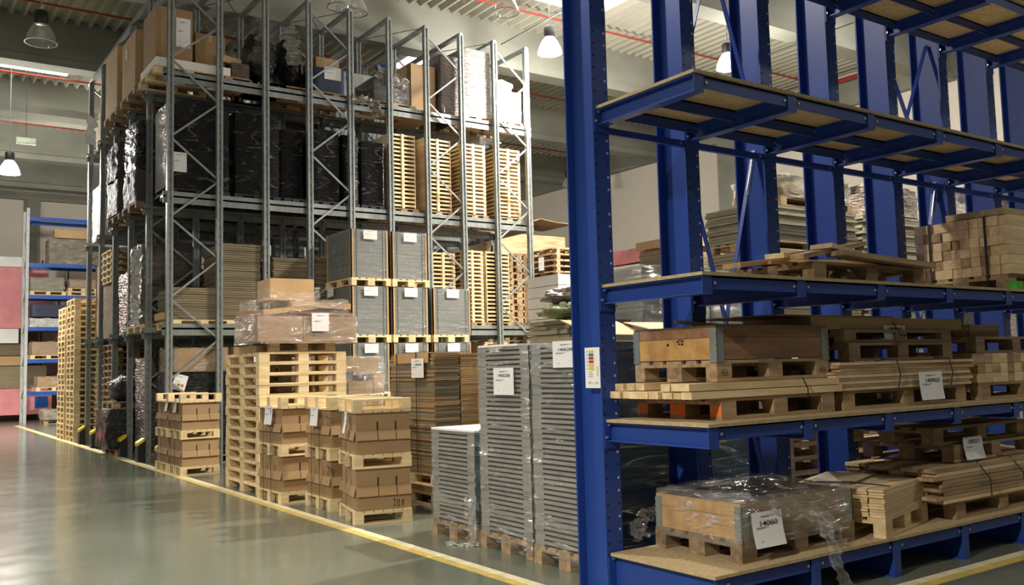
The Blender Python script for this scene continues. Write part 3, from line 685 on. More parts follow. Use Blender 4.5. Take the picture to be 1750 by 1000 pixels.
# ------------------------------------------------------------------ tall pallet stacks by the line
pallet_stack(4.15, 11.86, 0, 1.25, 1.4, 13, 'pine stack that carries the wrapped cartons', 'pine', 'x', True, seed=4)
pallet_stack(4.02, 24.95, 0, 1.2, 1.15, 25, 'tall pine stack before the far rack, near column', 'pine', 'x', False, seed=6, jit=.012)
pallet_stack(4.0, 26.2, 0, 1.2, 1.15, 24, 'tall pine stack before the far rack, rear column', 'pine', 'x', False, seed=7, jit=.012)
# wrapped load on top of the thirteen-high stack
pz = 13 * .1444
pallet(4.33, 11.95, pz, .95, .8, 'pine pallet under the wrapped carton load on the thirteen-high stack', 'pine')
box(4.2, 12.1, pz, .5, .55, .10, 'card_light', 'flattened tan box sticking out at the left under the wrapped load', rz=.1, tape=False)
t = tag(empty('wrapped_cartons', (4.12, 11.8, pz + .146)), 'wide cartons under clear film on top of the thirteen-high pallet stack', 'wrapped load')
MB().box(0, 0, 0, .62, .95, .34).build('carton', M['card'], t); MB().box(.64, 0, 0, 1.42, .95, .34).build('carton', M['card'], t)
b = MB(); b.obox((.42, .45, .44), (.80, .85, .07), (.02, -.12, .1)); b.build('loose_board', M['card_light'], t)
b = MB(); b.obox((.95, .45, .50), (.85, .8, .08), (.0, .03, -.06)); b.build('loose_board', M['card_light'], t)
b = MB(); b.obox((.90, .45, .385), (.95, .85, .04), (.0, .02, .03)); b.build('loose_board', M['darkwood'], t)
w1 = wrinkled(1.48, 1.0, .40, .022, 3, nscale=3); w1.build('film', M['film_mauve'], t, (-.03, -.02, -.03), smooth=True)
wrinkled(1.3, .94, .21, .04, 8, nscale=4).build('film', M['film'], t, (.04, .02, .36), smooth=True)
label((4.86, 11.765, pz + .28), .25, .25, 'y', 'white label on the wrapped cartons on top of the thirteen-high stack')
box(4.36, 12.0, pz + .146 + .57, .62, .6, .30, 'card_light', 'open tan box topping the wrapped cartons on the tall pallet stack', rz=-.05)
ragged([(4.25, 12.3, 2.66), (4.30, 11.95, 2.70), (4.6, 11.9, 2.62), (5.0, 11.93, 2.64), (5.05, 12.1, 2.80)], .16, 'film', 'clear film bunched around the open tan box on the wrapped cartons', 3)
# ------------------------------------------------------------------ brown cardboard stack, its lit half coloured tan, with strap and label
pallet(5.35, 9.28, 0, .8, 1.2, 'dark worn pallet on the floor under the strapped cardboard stack', 'oldwood', 'y')
box(5.38, 9.32, .146, .74, 1.1, .08, 'card', 'flat brown box between the two pallets under the strapped cardboard stack', tape=False)
pallet(5.35, 9.28, .226, .8, 1.2, 'upper pine pallet directly under the strapped cardboard stack', 'pine', 'y')
sheets(5.34, 9.27, .372, .34, 1.12, 58, .0243, 'card_grey', 'strapped stack behind the carton towers, left half', mats=['card_grey', 'card_grey', 'card'], seed=11, word='brown cardboard sheet', jit=.008)
sheets(5.70, 9.27, .372, .36, 1.12, 58, .0243, 'card_lit_edge', 'strapped stack behind the carton towers, right half', mats=['card_lit_edge', 'card_light'], seed=12, word='lit-coloured cardboard sheet', jit=.008)  # right half coloured orange-tan to paint the light falling on it
b = MB(); b.box(-.03, 0, 0, .5, .86, .012); b.box(-.035, 0, -.11, -.025, .86, .012); tag(b.build('folded_cardboard', M['card_light'], None, (5.34, 9.36, 1.785)), 'tan cardboard cap folded over the top of the strapped cardboard stack', 'cardboard')
b = MB()
for y in (9.62, 10.12): b.box(5.288, y, .38, 5.292, y + .014, 1.81); b.box(5.288, y, 1.806, 6.06, y + .014, 1.81)
tag(b.build('strapping_band', M['strap']), 'dark straps around the cardboard stack behind the nearest carton tower', 'strap')
label((5.284, 9.73, 1.50), .30, .23, 'x', 'white label on the strapped cardboard stack', '14096', tx=.22, ts=.16)
# clear-wrapped cartons left of it
pallet(5.3, 12.9, 0, 1.2, .8, 'pine pallet under the film-wrapped tan cartons behind the cardboard stack', 'pine', 'x')
t = tag(empty('wrapped_cartons', (5.32, 12.9, .146)), 'tan cartons loosely wrapped in film between the pallet stack and the cardboard stack', 'wrapped load')
for (x0, z0, dx, dz) in ((0,0,.58,.6), (.6,0,.6,.55), (0,.62,.58,.5), (.6,.57,.6,.5), (0,1.14,.55,.28), (.6,1.1,.4,.2), (.3,1.44,.8,.22), (1.02,1.1,.18,.3)):
    MB().box(x0, 0, z0, x0 + dx, .76, z0 + dz - .01).build('carton', M['card'], t)
wrinkled(1.26, .82, 1.68, .02, 9).build('film', M['film'], t, (-.03, -.03, 0), smooth=True)
# ------------------------------------------------------------------ wrapped stacks of grey trays
def tray_mesh(dx, dy, th):
    b = MB(); s = [0, 0, 1, 0, 1, 0]
    b.box(0, 0, th*.42, dx, dy, th, sides=s); b.box(.0, 0, 0, dx, dy*.16, th*.42, sides=s); b.box(0, dy*.84, 0, dx, dy, th*.42, sides=s); b.box(.035, dy*.16, 0, dx - .035, dy*.84, th*.42, 2)  # slot core coloured black to paint shade into the gap
    return b.mesh('grey_tray', [M['tray'], M['teal'], M['black']])
TM = tray_mesh(1.18, .78, .0405)
def tray_stack(x, y, n, where, full=True, seed=1, filmm='film_tight', pm='oldwood2'):
    pallet(x, y, 0, 1.2, .8, 'worn wooden pallet under the %s' % where, pm, 'x', full)
    rr = random.Random(seed)
    for i in range(n):
        o = inst('grey_tray', TM, None, (x + .01 + rr.uniform(-.006, .006), y + .01 + rr.uniform(-.006, .006), .146 + i * .0408))
        tag(o, 'grey plastic tray, %s of the %s' % (from_top(i, n), where), 'tray', 'trays of the ' + where)
    z = .146 + n * .0408; h = z - .05
    t = wrinkled(1.235, .835, h, .010, seed, step=.06, nscale=3.2).build('stretch_film', M[filmm], None, (x - .018, y - .018, .06), smooth=True)
    tag(t, 'clear stretch film around the %s' % where, 'film')
W1, W2, W3, W4 = 'short wrapped stack', 'middle tall wrapped stack', 'tall wrapped stack touching the blue column', 'dark wrapped stack behind the blue shelves'
tray_stack(4.51, 7.13, 21, W1, seed=1); tray_stack(4.49, 6.22, 40, W2, seed=2); tray_stack(4.46, 5.36, 40, W3, seed=3); tray_stack(6.25, 6.1, 39, W4, False, seed=4, filmm='film_thin')
b = MB(); b.box(0, 0, 0, 1.19, .79, .02); tag(b.build('cover_sheet', M['foam'], None, (4.515, 7.135, 1.004)), 'white cover sheet on top of the short tray stack', 'sheet')
b = MB(); b.box(0, .0, 0, 1.19, .62, .02); tag(b.build('cover_sheet', M['foam'], None, (4.495, 6.38, 1.780)), 'white cover sheet on top of the middle tray stack', 'sheet')
label((4.462, 6.71, 1.36), .31, .235, 'x', 'white label on the middle tray stack', '1406208', ts=.17, tx=.2, tz=.66)
label((4.432, 5.80, 1.585), .33, .21, 'x', 'white label atop the tray stack beside the blue column', '1406208', ts=.17, tx=.2, tz=.62)
ragged([(4.46, 7.12, .42), (4.44, 7.1, .28), (4.44, 7.08, .16), (4.46, 7.05, .06), (4.42, 7.2, .01)], .14, 'film', 'loose end of film bunched at the foot of the short tray stack', 5)
ragged([(4.46, 7.02, .015), (4.36, 7.15, .012), (4.30, 7.32, .012)], .04, 'whitewrap', 'white film tail lying on the floor before the short tray stack', 6, wob=.01)
ragged([(4.46, 6.27, .2), (4.45, 6.24, .12), (4.45, 6.26, .04)], .10, 'film', 'loose film end at the near corner of the middle pallet', 7)
# ------------------------------------------------------------------ grey film-wrapped sheet blocks, tiers of three
def grey_block(x, y, z, dx, dy, h, lab, teal=False, full=True):
    t = tag(empty('sheet_block', (x, y, z)), lab, 'wrapped load', 'grey wrapped sheet blocks before the rack')
    b = MB(); b.box(.02, .02, 0, dx - .02, dy - .02, h, sides=[0, 0, 0, 0, 0, 1 if teal else 0]); b.build('sheets', [M['grey_sheet'], M['teal_sheet']], t)
    for (px, py, sx, sy) in ((0, 0, 1, 1), (dx, 0, -1, 1), (0, dy, 1, -1)):
        c = MB(); a = .055; e = [px, px + sx*a]; e.sort(); g = [py, py + sy*.02]; g.sort(); c.box(e[0], g[0], 0, e[1], g[1], h)
        e = [px, px + sx*.02]; e.sort(); g = [py, py + sy*a]; g.sort(); c.box(e[0], g[0], 0, e[1], g[1], h)
        c.build('corner_board', M['card_light'], t)
    c = MB()
    for q in (.12, dx - .12): c.box(q - .006, .0125, 0, q + .006, .0195, h)
    c.build('strap', M['teal'], t)
    wrinkled(dx + .02, dy + .02, h + .01, .006, int(x*9+z)).build('film', M['film_thin'], t, (-.01, -.01, 0), smooth=True)
GXs = (7.09, 7.93, 8.80); cols = ('left', 'middle', 'right'); tiers = ('lowest', 'second', 'third', 'top')
for ci, gx in enumerate(GXs):
    for ti in range(4):
        if ci == 2 and ti == 3: continue
        z = ti * 1.0575
        pallet(gx, 15.28, z, .80, 1.18, 'pine pallet under the %s grey block of the %s column before the rack' % (tiers[ti], cols[ci]), 'pine', 'y', ti > 0)
        grey_block(gx, 15.30, z + .146, .78 if ci < 2 else .88, 1.14, .905, '%s grey wrapped sheet block in the %s column before the rack' % (tiers[ti], cols[ci]), ci == 2)
        label((gx + (.24 if ci < 2 else .3), 15.262, z + .146 + .72), .28, .17, 'y', 'white label on the %s block of the %s grey column' % (tiers[ti], cols[ci]))
label((7.055, 16.3, 3.02), .28, .17, 'x', 'white label on the left side of the third block of the left grey column')
# ------------------------------------------------------------------ open floor behind the blue rack
def foam_stack(x, y, dx, dy, n, th, mat, where, seed=1):
    rr = random.Random(seed)
    for i in range(n):
        o = MB().box(0, 0, 0, dx, dy, th - .012).build('foam_slab', M[mat], None, (x + rr.uniform(-.015, .015), y + rr.uniform(-.015, .015), i * th))
        tag(o, 'foam slab, %s of the %s' % (from_top(i, n), where), 'foam slab', 'slabs of the ' + where)
foam_stack(10.5, 13.5, 1.9, .98, 16, .209, 'foam', 'white stack left of the front blue column')
foam_stack(11.3, 12.0, 2.0, 1.1, 14, .245, 'foam', 'white stack between the first two blue columns', 2)
o = tag(wrinkled(2.1, 1.2, .26, .03, 6).build('pink_cover', M['pinkfoam'], None, (11.25, 11.95, 3.44), smooth=True), 'pink padded cover on top of the foam stack between the first two blue columns', 'cover')
o = tag(wrinkled(2.1, 1.2, .12, .03, 7).build('pink_cover', M['pinkfoam'], None, (11.25, 11.93, 3.08), smooth=True), 'pink film hanging round the foam stack between the first two blue columns', 'cover')
load(8.0, 8.55, 0, 1.25, .95, 2.86, 'grey_sheet', 'tall grey load in crumpled film behind the front blue column', film='film', seed=2, amp=.02)
load(9.3, 8.6, 0, .75, .95, 2.84, 'grey_sheet', 'second grey film-wrapped load, behind the second blue column', film='film_tight', seed=3, amp=.012)
load(11.15, 10.8, 0, 1.6, 1.1, 3.16, 'grey_sheet', 'grey load standing behind the crumpled film loads', film='film_thin', seed=4)
sheets(11.1, 10.8, 3.17, 1.6, 1.1, 12, .035, 'card_grey', 'strapped pile with a tan lid', seed=14, word='brown cardboard sheet')
b = MB(); b.box(-.03, -.03, 0, 1.66, 1.15, .015); b.box(-.03, -.03, -.13, -.02, 1.15, .0); b.box(-.03, -.03, -.15, 1.66, -.02, 0); tag(b.build('folded_cardboard', M['card_light'], None, (11.08, 10.78, 3.73)), 'tan lid folded over the strapped brown cardboard pile', 'cardboard')
b = MB(); b.box(11.042, 11.2, 3.17, 11.046, 11.215, 3.76); tag(b.build('strapping_band', M['strap']), 'black strap around the brown cardboard pile with the tan lid', 'strap')
load(5.95, 7.12, 0, 1.1, 1.0, 1.90, 'card_grey', 'brown cardboard load standing behind the tall tray stacks', 'cardboard', 'cardboard_pile', seed=5, amp=.006)
b = MB(); b.obox((0, 0, 0), (.9, .5, .012), (.35, 0, .12)); b.obox((.75, -.1, .02), (.7, .5, .012), (.2, 0, -.1)); tag(b.build('cardboard_flap', M['card_light'], None, (6.5, 7.55, 2.0)), 'loose brown cardboard flaps on the load behind the tray stacks', 'cardboard')
sheets(6.95, 8.75, 0, 1.0, .85, 36, .0605, 'greyboard', 'grey board pile that carries the two bags', word='grey board', kind='fibre_board', cat='board', seed=15, jit=.03)
o = tag(blob(.50, .34, .11, .5, 3, 40).build('rubbish_bag', M['greenbag'], None, (7.3, 9.0, 2.18), smooth=True), 'pale green plastic bag lying on the grey board pile', 'bag')
o = tag(blob(.36, .26, .11, .5, 5, 36).build('rubbish_bag', M['brownwrap'], None, (7.3, 9.1, 2.37), smooth=True), 'dark grey bag lying on top of the pale green one', 'bag')
pallet_stack(13.4, 17.3, 0, 1.2, 1.2, 31, 'old stack left of the front blue column', 'oldwood2', 'y', False, seed=21)
pallet_stack(12.9, 19.6, 0, 1.2, 1.2, 31, 'old stack seen through the grey rack', 'oldwood2', 'y', False, seed=22)
pallet_stack(14.6, 20.2, 0, 1.2, 1.2, 31, 'old stack just right of the grey rack', 'oldwood2', 'y', False, seed=23)
label((13.36, 17.95, 3.95), .22, .32, 'x', 'white label on the tall old pallet stack before the right wall')
box(13.3, 19.7, 4.50, 2.3, 1.3, .66, 'oldwood2', 'big brown box lying across two old pallet stacks before the right wall', tape=False)
b = MB(); pr = [(-.3, .0), (.3, .12), (.9, .25), (1.4, .42), (1.9, .36), (2.5, .34), (2.5, .37), (1.9, .39), (1.4, .45), (.9, .28), (.3, .15), (-.3, .03)]
b.prism(pr, 'y', -.1, 1.3); tag(b.build('bent_board', M['oldwood'], None, (13.3, 19.7, 5.17)), 'bent dark board lying on the big brown box before the right wall', 'board')
b = MB(); b.box(0, 0, 0, .08, .08, 5.3); b.box(0, 1.2, 0, .08, 1.28, 5.0); b.build('post', M['redpipe'], None, (15.75, 19.6, 0)); tag(C.objects[-1], 'dark red steel frame posts right of the big brown box', 'frame')
# piles of board bundles behind the upper right of the blue rack
def board_pile(x, y, dx, dy, plan, where, seed=1):
    """plan: list of (pallet?, board count, thickness, material)"""
    z = 0.0; k = 0; rr = random.Random(seed); tot = len(plan)
    for (n, th, mat) in plan:
        wh = '%s, %s' % (('lowest', 'second', 'third', 'highest')[k] + ' bundle', where)
        pallet(x + rr.uniform(-.05, .05), y, z, dx * .96, dy, 'old pallet under the %s' % wh, 'oldwood2', 'x', False); z += .146
        sheets(x, y, z, dx, dy, n, th, mat, wh, word='grey board', kind='fibre_board', cat='board', jit=.03, seed=seed + k); z += n * th; k += 1
    return z
Z1 = board_pile(10.9, 9.0, 2.4, 1.1, [(28, .05, 'greyboard'), (22, .05, 'card_grey'), (6, .06, 'card_grey'), (11, .05, 'greyboard')], 'pile left of the third blue column', 31)
Z1b = board_pile(13.5, 9.0, 2.2, 1.1, [(28, .05, 'greyboard'), (24, .05, 'greyboard'), (20, .05, 'greyboard')], 'pile right of the third blue column', 32)
pallet(11.4, 9.0, Z1, 1.85, 1.0, 'pallet topping the board pile left of the third column', 'oldwood2', 'x', False)
load(11.45, 9.0, Z1 + .146, 1.75, 1.0, .34, 'card_grey', 'film-covered brown bundle topping the board pile left of the third column', film='film', amp=.04, seed=9)
load(13.6, 9.0, Z1b + .01, 1.6, 1.0, .5, 'brownwrap', 'brown paper bale topping the board pile right of the third column', amp=.05, seed=10)
load(15.9, 9.1, 0, 1.9, 1.2, 3.4, 'blackwrap', 'dark film-wrapped load behind the fifth blue column', amp=.04, seed=11)
load(15.9, 9.1, 3.41, 1.7, 1.1, 1.1, 'silverwrap', 'crumpled silvery film bundle behind the fifth blue column', amp=.09, seed=12)
load(18.0, 9.1, 0, 2.2, 1.2, 3.9, 'brownwrap', 'brownish wrapped load behind the sixth blue column', amp=.04, seed=13)
load(18.0, 9.1, 3.91, 2.0, 1.1, 1.1, 'mauvewrap', 'purplish shiny film bundle behind the sixth blue column', amp=.09, seed=14)
load(20.8, 9.1, 0, 2.5, 1.2, 5.2, 'silverwrap', 'pale wrapped load behind the seventh blue column', amp=.04, seed=15)
pallet_stack(7.6, 6.1, 0, 1.2, .8, 6, 'low stack behind the lowest shelf, left', 'oldwood2', 'x', False, seed=24)
pallet_stack(9.2, 6.1, 0, 1.2, .8, 6, 'low stack behind the lowest shelf, right', 'oldwood2', 'x', False, seed=25)
box(9.25, 6.9, 0, 1.6, 1.0, 1.15, 'card_grey', 'grey-brown box standing in the dark behind the lower blue shelves', tape=False)
# ------------------------------------------------------------------ goods on the blue rack
zD, zC, zB, zE = .291, 1.216, 2.171, 4.861
def crate(x, y, z, dx, dy, h, lab, left='amber', right='darkwood', rz=0, hinges=True):
    """pallet collar: boards with sheet metal hinges at the corners"""
    t = tag(empty('pallet_collar', (x, y, z), rz), lab, 'crate'); th = .022; hh = h / 2
    for k in range(2):
        m = 'darkwood' if (k and left == 'amber2') else ('amber' if left == 'amber2' else left)
        za, zb_ = ((0, h*.64), (h*.64, h))[k]
        MB().box(0, 0, za, th, dy, zb_ - .003).build('end_board', M[m], t); MB().box(dx - th, 0, za, dx, dy, zb_ - .003).build('end_board', M[m], t)
        MB().box(th, 0, za, dx - th, th, zb_ - .003).build('side_board', M[right], t); MB().box(th, dy - th, za, dx - th, dy, zb_ - .003).build('side_board', M[right], t)  # side boards given darker wood, so their shade is in the colour
    if hinges:
        for (cx, cy, sx, sy) in ((0, 0, -1, -1), (dx, 0, 1, -1), (0, dy, -1, 1), (dx, dy, 1, 1)):
            b = MB()
            for k in range(2):
                z0 = k*hh + .0; q = sorted((cx + sx*.003, cx + sx*.001)); r = sorted((cy, cy - sy*.055)); b.box(q[0], r[0], z0 - .02, q[1], r[1], z0 + hh - .02)
                q = sorted((cx, cx - sx*.075)); r = sorted((cy + sy*.003, cy + sy*.001)); b.box(q[0], r[0], z0 - .02, q[1], r[1], z0 + hh - .02)
            for k in range(6): b.tube([(cx, cy, k*h/6 - .02), (cx, cy, (k+.8)*h/6 - .02)], .008, 8)
            b.build('hinge_plate', M['galv'], t)
    return t
# lowest shelf: film-wrapped crate
pallet(4.62, 4.09, zD, 1.2, .8, 'grey weathered pallet under the film-wrapped crate on the lowest blue shelf', 'oldwood', 'x')
t = crate(4.63, 4.10, zD + .146, 1.17, .78, .235, 'wooden crate in crumpled clear film on the lowest blue shelf', 'amber', 'oldwood')
MB().box(.03, .03, 0, 1.14, .75, .18).build('contents', M['brownwrap'], t)
wrinkled(1.21, .82, .31, .014, 12, step=.05, nscale=5).build('film', M['film'], t, (-.02, -.02, -.05), smooth=True)
wrinkled(1.1, .74, .05, .03, 13, step=.05, nscale=5).build('film', M['film_tight'], t, (.04, .02, .235), smooth=True)
label((4.69, 4.062, .385), .30, .225, 'y', 'curling white label on the film-wrapped crate on the lowest blue shelf', '14060', curl=.035, ts=.21, tx=.2, tz=.60)
ragged([(4.85, 4.05, .66), (5.0, 4.03, .62), (5.2, 4.02, .57), (5.3, 3.97, .50), (5.33, 3.93, .36), (5.36, 3.91, .22), (5.42, 3.90, .05)], .10, 'film', 'long film tail hanging over the front edge of the lowest blue shelf', 8, wob=.02)
ragged([(5.25, 4.04, .6), (5.45, 4.02, .5), (5.5, 4.02, .38), (5.55, 4.0, .31)], .10, 'film', 'second film tail ending on the lowest blue shelf', 9, wob=.02)
ragged([(4.66, 4.92, .55), (4.55, 4.93, .50), (4.5, 4.95, .42), (4.5, 4.9, .36)], .14, 'film', 'bunched film behind the left end of the wrapped crate', 10)
def planks(x, y, z, L, Wd, layers, per, th, mat, where, rz=0, seed=1, jx=.03, gap=.008, yaw=.0, word='pale plank', mats=None):
    rr = random.Random(seed); w = Wd / per; me = {}
    for j in range(layers):
        for i in range(per):
            m = mats[rr.randrange(len(mats))] if mats else mat
            if m not in me: me[m] = MB().box(0, 0, 0, L, w - gap, th * .9).mesh('plank', M[m])
            lx, ly = loc2(x, y, rz, rr.uniform(-jx, jx), i * w)
            o = inst('plank', me[m], None, (lx, ly, z + j * th), rz + rr.uniform(-yaw, yaw))
            tag(o, '%s %s from front, %s layer, %s' % (word, nth(i + 1), from_top(j, layers), where), 'plank', word + 's of the ' + where)
a = .24
pallet(6.02, 3.97, zD, .95, .72, 'small pallet under the square plank bundle on the lowest blue shelf', 'pine_pale', 'x', rz=a)
planks(6.02, 3.97, zD + .146, .95, .72, 10, 6, .0205, 'pine_pale', 'square bundle on the lowest shelf', rz=a, seed=5, jx=.012)
lx, ly = loc2(6.02, 3.97, a, .2, .30); b = MB(); b.box(0, 0, 0, .62, .38, .012); tag(b.build('plank_cover', M['pine_pale'], None, (lx, ly, zD + .146 + .206), a + .1), 'thin pale board on top of the square plank bundle', 'board')
lx, ly = loc2(6.02, 3.97, a, .15, 0); b = MB(); b.tube([(0,0,0), (-.05,.3,.02), (.0,.62,.0)], .005, 5); tag(b.build('cord', M['strap'], None, (lx, ly, zD + .36), a), 'black cord across the top of the square plank bundle', 'cord')
pallet(7.12, 4.06, zD, 1.5, .85, 'worn pallet under the long plank bundle on the lowest blue shelf', 'oldwood2', 'x')
planks(6.85, 4.03, zD + .146, 2.3, .85, 9, 6, .031, 'oldwood2', 'long bundle on the lowest shelf', seed=6, jx=.09, yaw=.005, word='rough plank', mats=['oldwood2', 'oldwood2', 'pine_pale'])
b = MB()
for x in (7.55, 8.1): b.tube([(x, 3.99, zD + .15), (x - .02, 3.985, zD + .3), (x - .1, 4.05, zD + .44), (x - .2, 4.4, zD + .45)], .006, 5)
tag(b.build('cord', M['strap']), 'black cords round the long plank bundle on the lowest blue shelf', 'cord')
pallet(7.3, 4.15, zD + .43, 1.35, .85, 'lower one of two old pallets on the long plank bundle', 'oldwood2', 'x')
pallet(7.1, 4.20, zD + .43 + .146, 1.5, .85, 'upper one of two old pallets on the long plank bundle', 'oldwood2', 'x')
label((7.42, 4.135, .735), .30, .185, 'y', 'crumpled white label on the old pallets above the long plank bundle', '1409273', curl=.03, ts=.24, tx=.22, tz=.70)
# middle shelf
P = pallet(4.55, 4.15, zC, 1.2, .8, 'pallet with three orange-sprayed block ends on the second blue shelf', 'oldwood2', 'x')
for y in (0, .3275, .7): MB().box(-.002, y, .024, 0, y + (.145 if .2 < y < .5 else .1), .096).build('paint_mark', M['orange'], P)
planks(4.28, 4.14, zC + .146, 1.57, .86, 1, 9, .052, 'pine_pale', 'orange-marked pallet', seed=7, jx=.035, word='squared timber')
rr = random.Random(3)
for i in range(6):
    y = 4.15 + i * .09 if i < 3 else 4.66 + (i - 3) * .095
    x = 4.27 if i < 3 else 4.34
    o = MB().box(0, 0, 0, 1.56, .084, .047).build('plank', M['pine_pale'], None, (x + rr.uniform(-.02, .02), y, zC + .146 + .0525)); tag(o, 'squared timber %s from the front, upper layer on the orange-marked pallet' % nth(i + 1), 'plank', 'upper squared timbers on the orange-marked pallet')
b = MB(); b.tube([(5.42, 4.125, zC + .12), (5.40, 4.11, zC + .18), (5.36, 4.12, zC + .26)], .005, 5); tag(b.build('cord', M['strap']), 'black cord round the pale squared timber', 'cord')
zc2 = zC + .146 + .104
pallet(4.60, 4.22, zc2, 1.2, .8, 'dark pallet with a round stamp under the hinged crate on the second blue shelf', 'oldwood2', 'x')
t = crate(4.60, 4.22, zc2 + .15, 1.2, .8, .235, 'brown hinged wooden crate on the second blue shelf', 'amber2', 'darkwood')
def stamp(parent, x, y, z, s, face='y', txt='EPAL'):
    e = inst('stamp', None, parent, (x, y, z)); b = MB()
    for k in range(24):
        a0, a1 = 2*math.pi*k/24, 2*math.pi*(k+1)/24
        b.face([(1.0*s*math.cos(a0), 0, .62*s*math.sin(a0)), (1.0*s*math.cos(a1), 0, .62*s*math.sin(a1)), (1.1*s*math.cos(a1), 0, .72*s*math.sin(a1)), (1.1*s*math.cos(a0), 0, .72*s*math.sin(a0))])
    bpy.data.objects.remove(e)
    o = b.build('stamp', M['ink'], parent, (x, y, z)); m = text_mesh(txt, s * .8, M['ink']); q = inst('lettering', m, o, (-.85 * s, 0, -.28 * s))
for o in C.objects:
    if o.get('label') == 'dark pallet with a round stamp under the hinged crate on the second blue shelf': PS = o
stamp(PS, .0725, -.002, .061, .030); stamp(PS, 1.1275, -.002, .061, .030)
b = MB()
for (x0, z0, x1, z1) in ((.30,.12,.33,.15), (.34,.13,.36,.16), (.37,.115,.40,.145), (.30,.085,.335,.11), (.345,.09,.38,.11), (.27,.15,.29,.155), (.24,.16,.26,.175)): q = lambda y_, z_: (-.001, .30 + (y_ - .30) * .6, .13 + (z_ - .13) * .6); b.face([q(x1, z0), q(x0, z0), q(x0, z1), q(x1, z1)])
b.build('stencil_mark', M['ink'], t)
b = MB()
for k in range(5): b.tube([(-.0015, .45 + k*.001, .11), (-.001, .45 + k*.001, .11)], .011 - k*.001, 8)
b.build('knot', M['darkwood'], t)
b = MB(); b.obox((.25, .25, .245), (.55, .07, .02), (0, .1, -.5)); b.obox((.8, .3, .25), (.95, .42, .008), (.05, .0, .05)); b.build('loose_cover', M['card_grey'], t)
pallet(5.88, 4.17, zC, 1.7, .8, 'long pallet under the labelled board bundle on the second blue shelf', 'oldwood2', 'x')
planks(5.80, 4.15, zC + .146, 1.85, .8, 9, 5, .0235, 'pine_pale', 'labelled bundle on the second shelf', seed=8, jx=.05, yaw=.004, word='thin board', mats=['pine_pale', 'oldwood2'])
b = MB()
for x in (6.55, 7.3): b.tube([(x, 4.14, zC + .14), (x + .01, 4.12, zC + .25), (x - .02, 4.13, zC + .37), (x - .04, 4.3, zC + .375)], .006, 5)
tag(b.build('cord', M['strap']), 'black cords round the labelled board bundle', 'cord')
label((6.80, 4.115, 1.255), .33, .225, 'y', 'white label hanging on the board bundle of the second blue shelf', '1409023', curl=.02, ts=.2, tx=.25, tz=.62)
zc3 = zC + .146 + .215
pallet(6.1, 4.25, zc3, 1.45, .8, 'old pallet lying on the labelled board bundle', 'oldwood', 'x')
pallet(6.1, 4.28, zc3 + .146, 1.5, .75, 'upper old pallet with pale blocks on the second blue shelf', 'oldwood2', 'x', h=.10)
box(5.75, 4.32, zc3 + .25, 2.1, .65, .095, 'card_light', 'long flat tan box with a label at the top of the second blue shelf', tape=False)
b = MB(); b.box(-.15, -.04, 0, 1.35, .68, .012); tag(b.build('cover_board', M['oldwood2'], None, (5.5, 4.35, zc3 + .347), .02), 'loose grey board on the long flat tan box', 'board')
label((6.66, 4.312, 1.725), .31, .135, 'y', 'curling white label on the long flat tan box', '1409060', curl=.02, ts=.26, tx=.2, tz=.70)
b = MB(); b.tube([(6.78, 4.30, 1.89), (6.83, 4.28, 1.80), (6.86, 4.29, 1.70)], .005, 5); b.tube([(6.84, 4.28, 1.78), (6.95, 4.26, 1.77)], .005, 5); tag(b.build('cord', M['strap']), 'black cord over the long flat tan box', 'cord')
def blocks(x, y, z, nx, nz, w, h, L, mat, where, seed=1, mats=None):
    rr = random.Random(seed); me = {}
    for k in range(nz):
        for i in range(nx):
            m = mats[rr.randrange(len(mats))] if mats else mat
            if m not in me: me[m] = MB().box(0, 0, 0, w - .003, L, h - .003).mesh('wood_block', M[m])
            o = inst('wood_block', me[m], None, (x + i * w, y + rr.uniform(-.006, .006), z + k * h))
            tag(o, 'wooden block %s from left, %s row, %s' % (nth(i + 1), from_top(k, nz), where), 'block', 'blocks of the ' + where)
pallet(7.80, 4.15, zC, 1.5, .8, 'pallet under the pale blocks at the right end of the second blue shelf', 'oldwood2', 'x')
blocks(7.80, 4.17, zC + .146, 12, 3, .125, .085, .7, 'pine_pale', 'block pile on the second shelf', 4, ['pine_pale', 'oldwood2', 'pine_pale'])
pallet(7.85, 4.2, zC + .146 + .256, 1.4, .75, 'pallet on top of the block pile at the right end of the second blue shelf', 'oldwood', 'x')
box(7.95, 4.3, zC + .146 + .256 + .146, .5, .45, .11, 'oldwood2', 'short wooden piece on the upper pallet at the right end of the second blue shelf', tape=False)
# third shelf
pallet(5.55, 4.12, zB, 1.42, .8, 'dark old pallet with loose planks on the third blue shelf', 'oldwood', 'x')
rr = random.Random(9)
for i, (x, y, z, L, w, th, ry, rz) in enumerate(((5.30,4.18,.16,.9,.14,.035,-.12,.35), (5.15,4.45,.11,.75,.15,.035,-.13,.2), (5.42,4.1,.15,.95,.16,.035,-.17,.12), (5.75,4.1,.25,1.05,.18,.035,.10,.10), (5.8,4.05,.19,1.2,.14,.04,.04,-.02), (5.55,4.5,.16,1.3,.16,.03,.0,.05), (5.7,4.65,.19,1.1,.16,.03,-.03,-.08))):
    b = MB(); b.box(0, 0, 0, L, w, th); o = b.build('plank', M['oldwood2' if i % 3 else 'pine_pale'], None, (x, y, zB + z)); o.rotation_euler = (0, ry, rz)
    tag(o, ['short tilted plank at the left end', 'lowest plank slanting down to the shelf at the far left', 'tilted plank with a sawn end, second from the left', 'highest plank sloping down to the right', 'pale plank with a bright sawn end', 'flat plank in the middle of the heap', 'flat rearmost plank'][i] + ' on the third blue shelf', 'plank', 'loose planks on the third blue shelf')
pallet(8.20, 4.06, zB, 1.3, .86, 'pallet under the strapped timber bundle on the third blue shelf', 'oldwood2', 'x')
rr = random.Random(6); tb = {m: MB().box(0, 0, 0, 1.3, .086, .086).mesh('timber', M[m]) for m in ('pine_pale', 'oldwood2')}
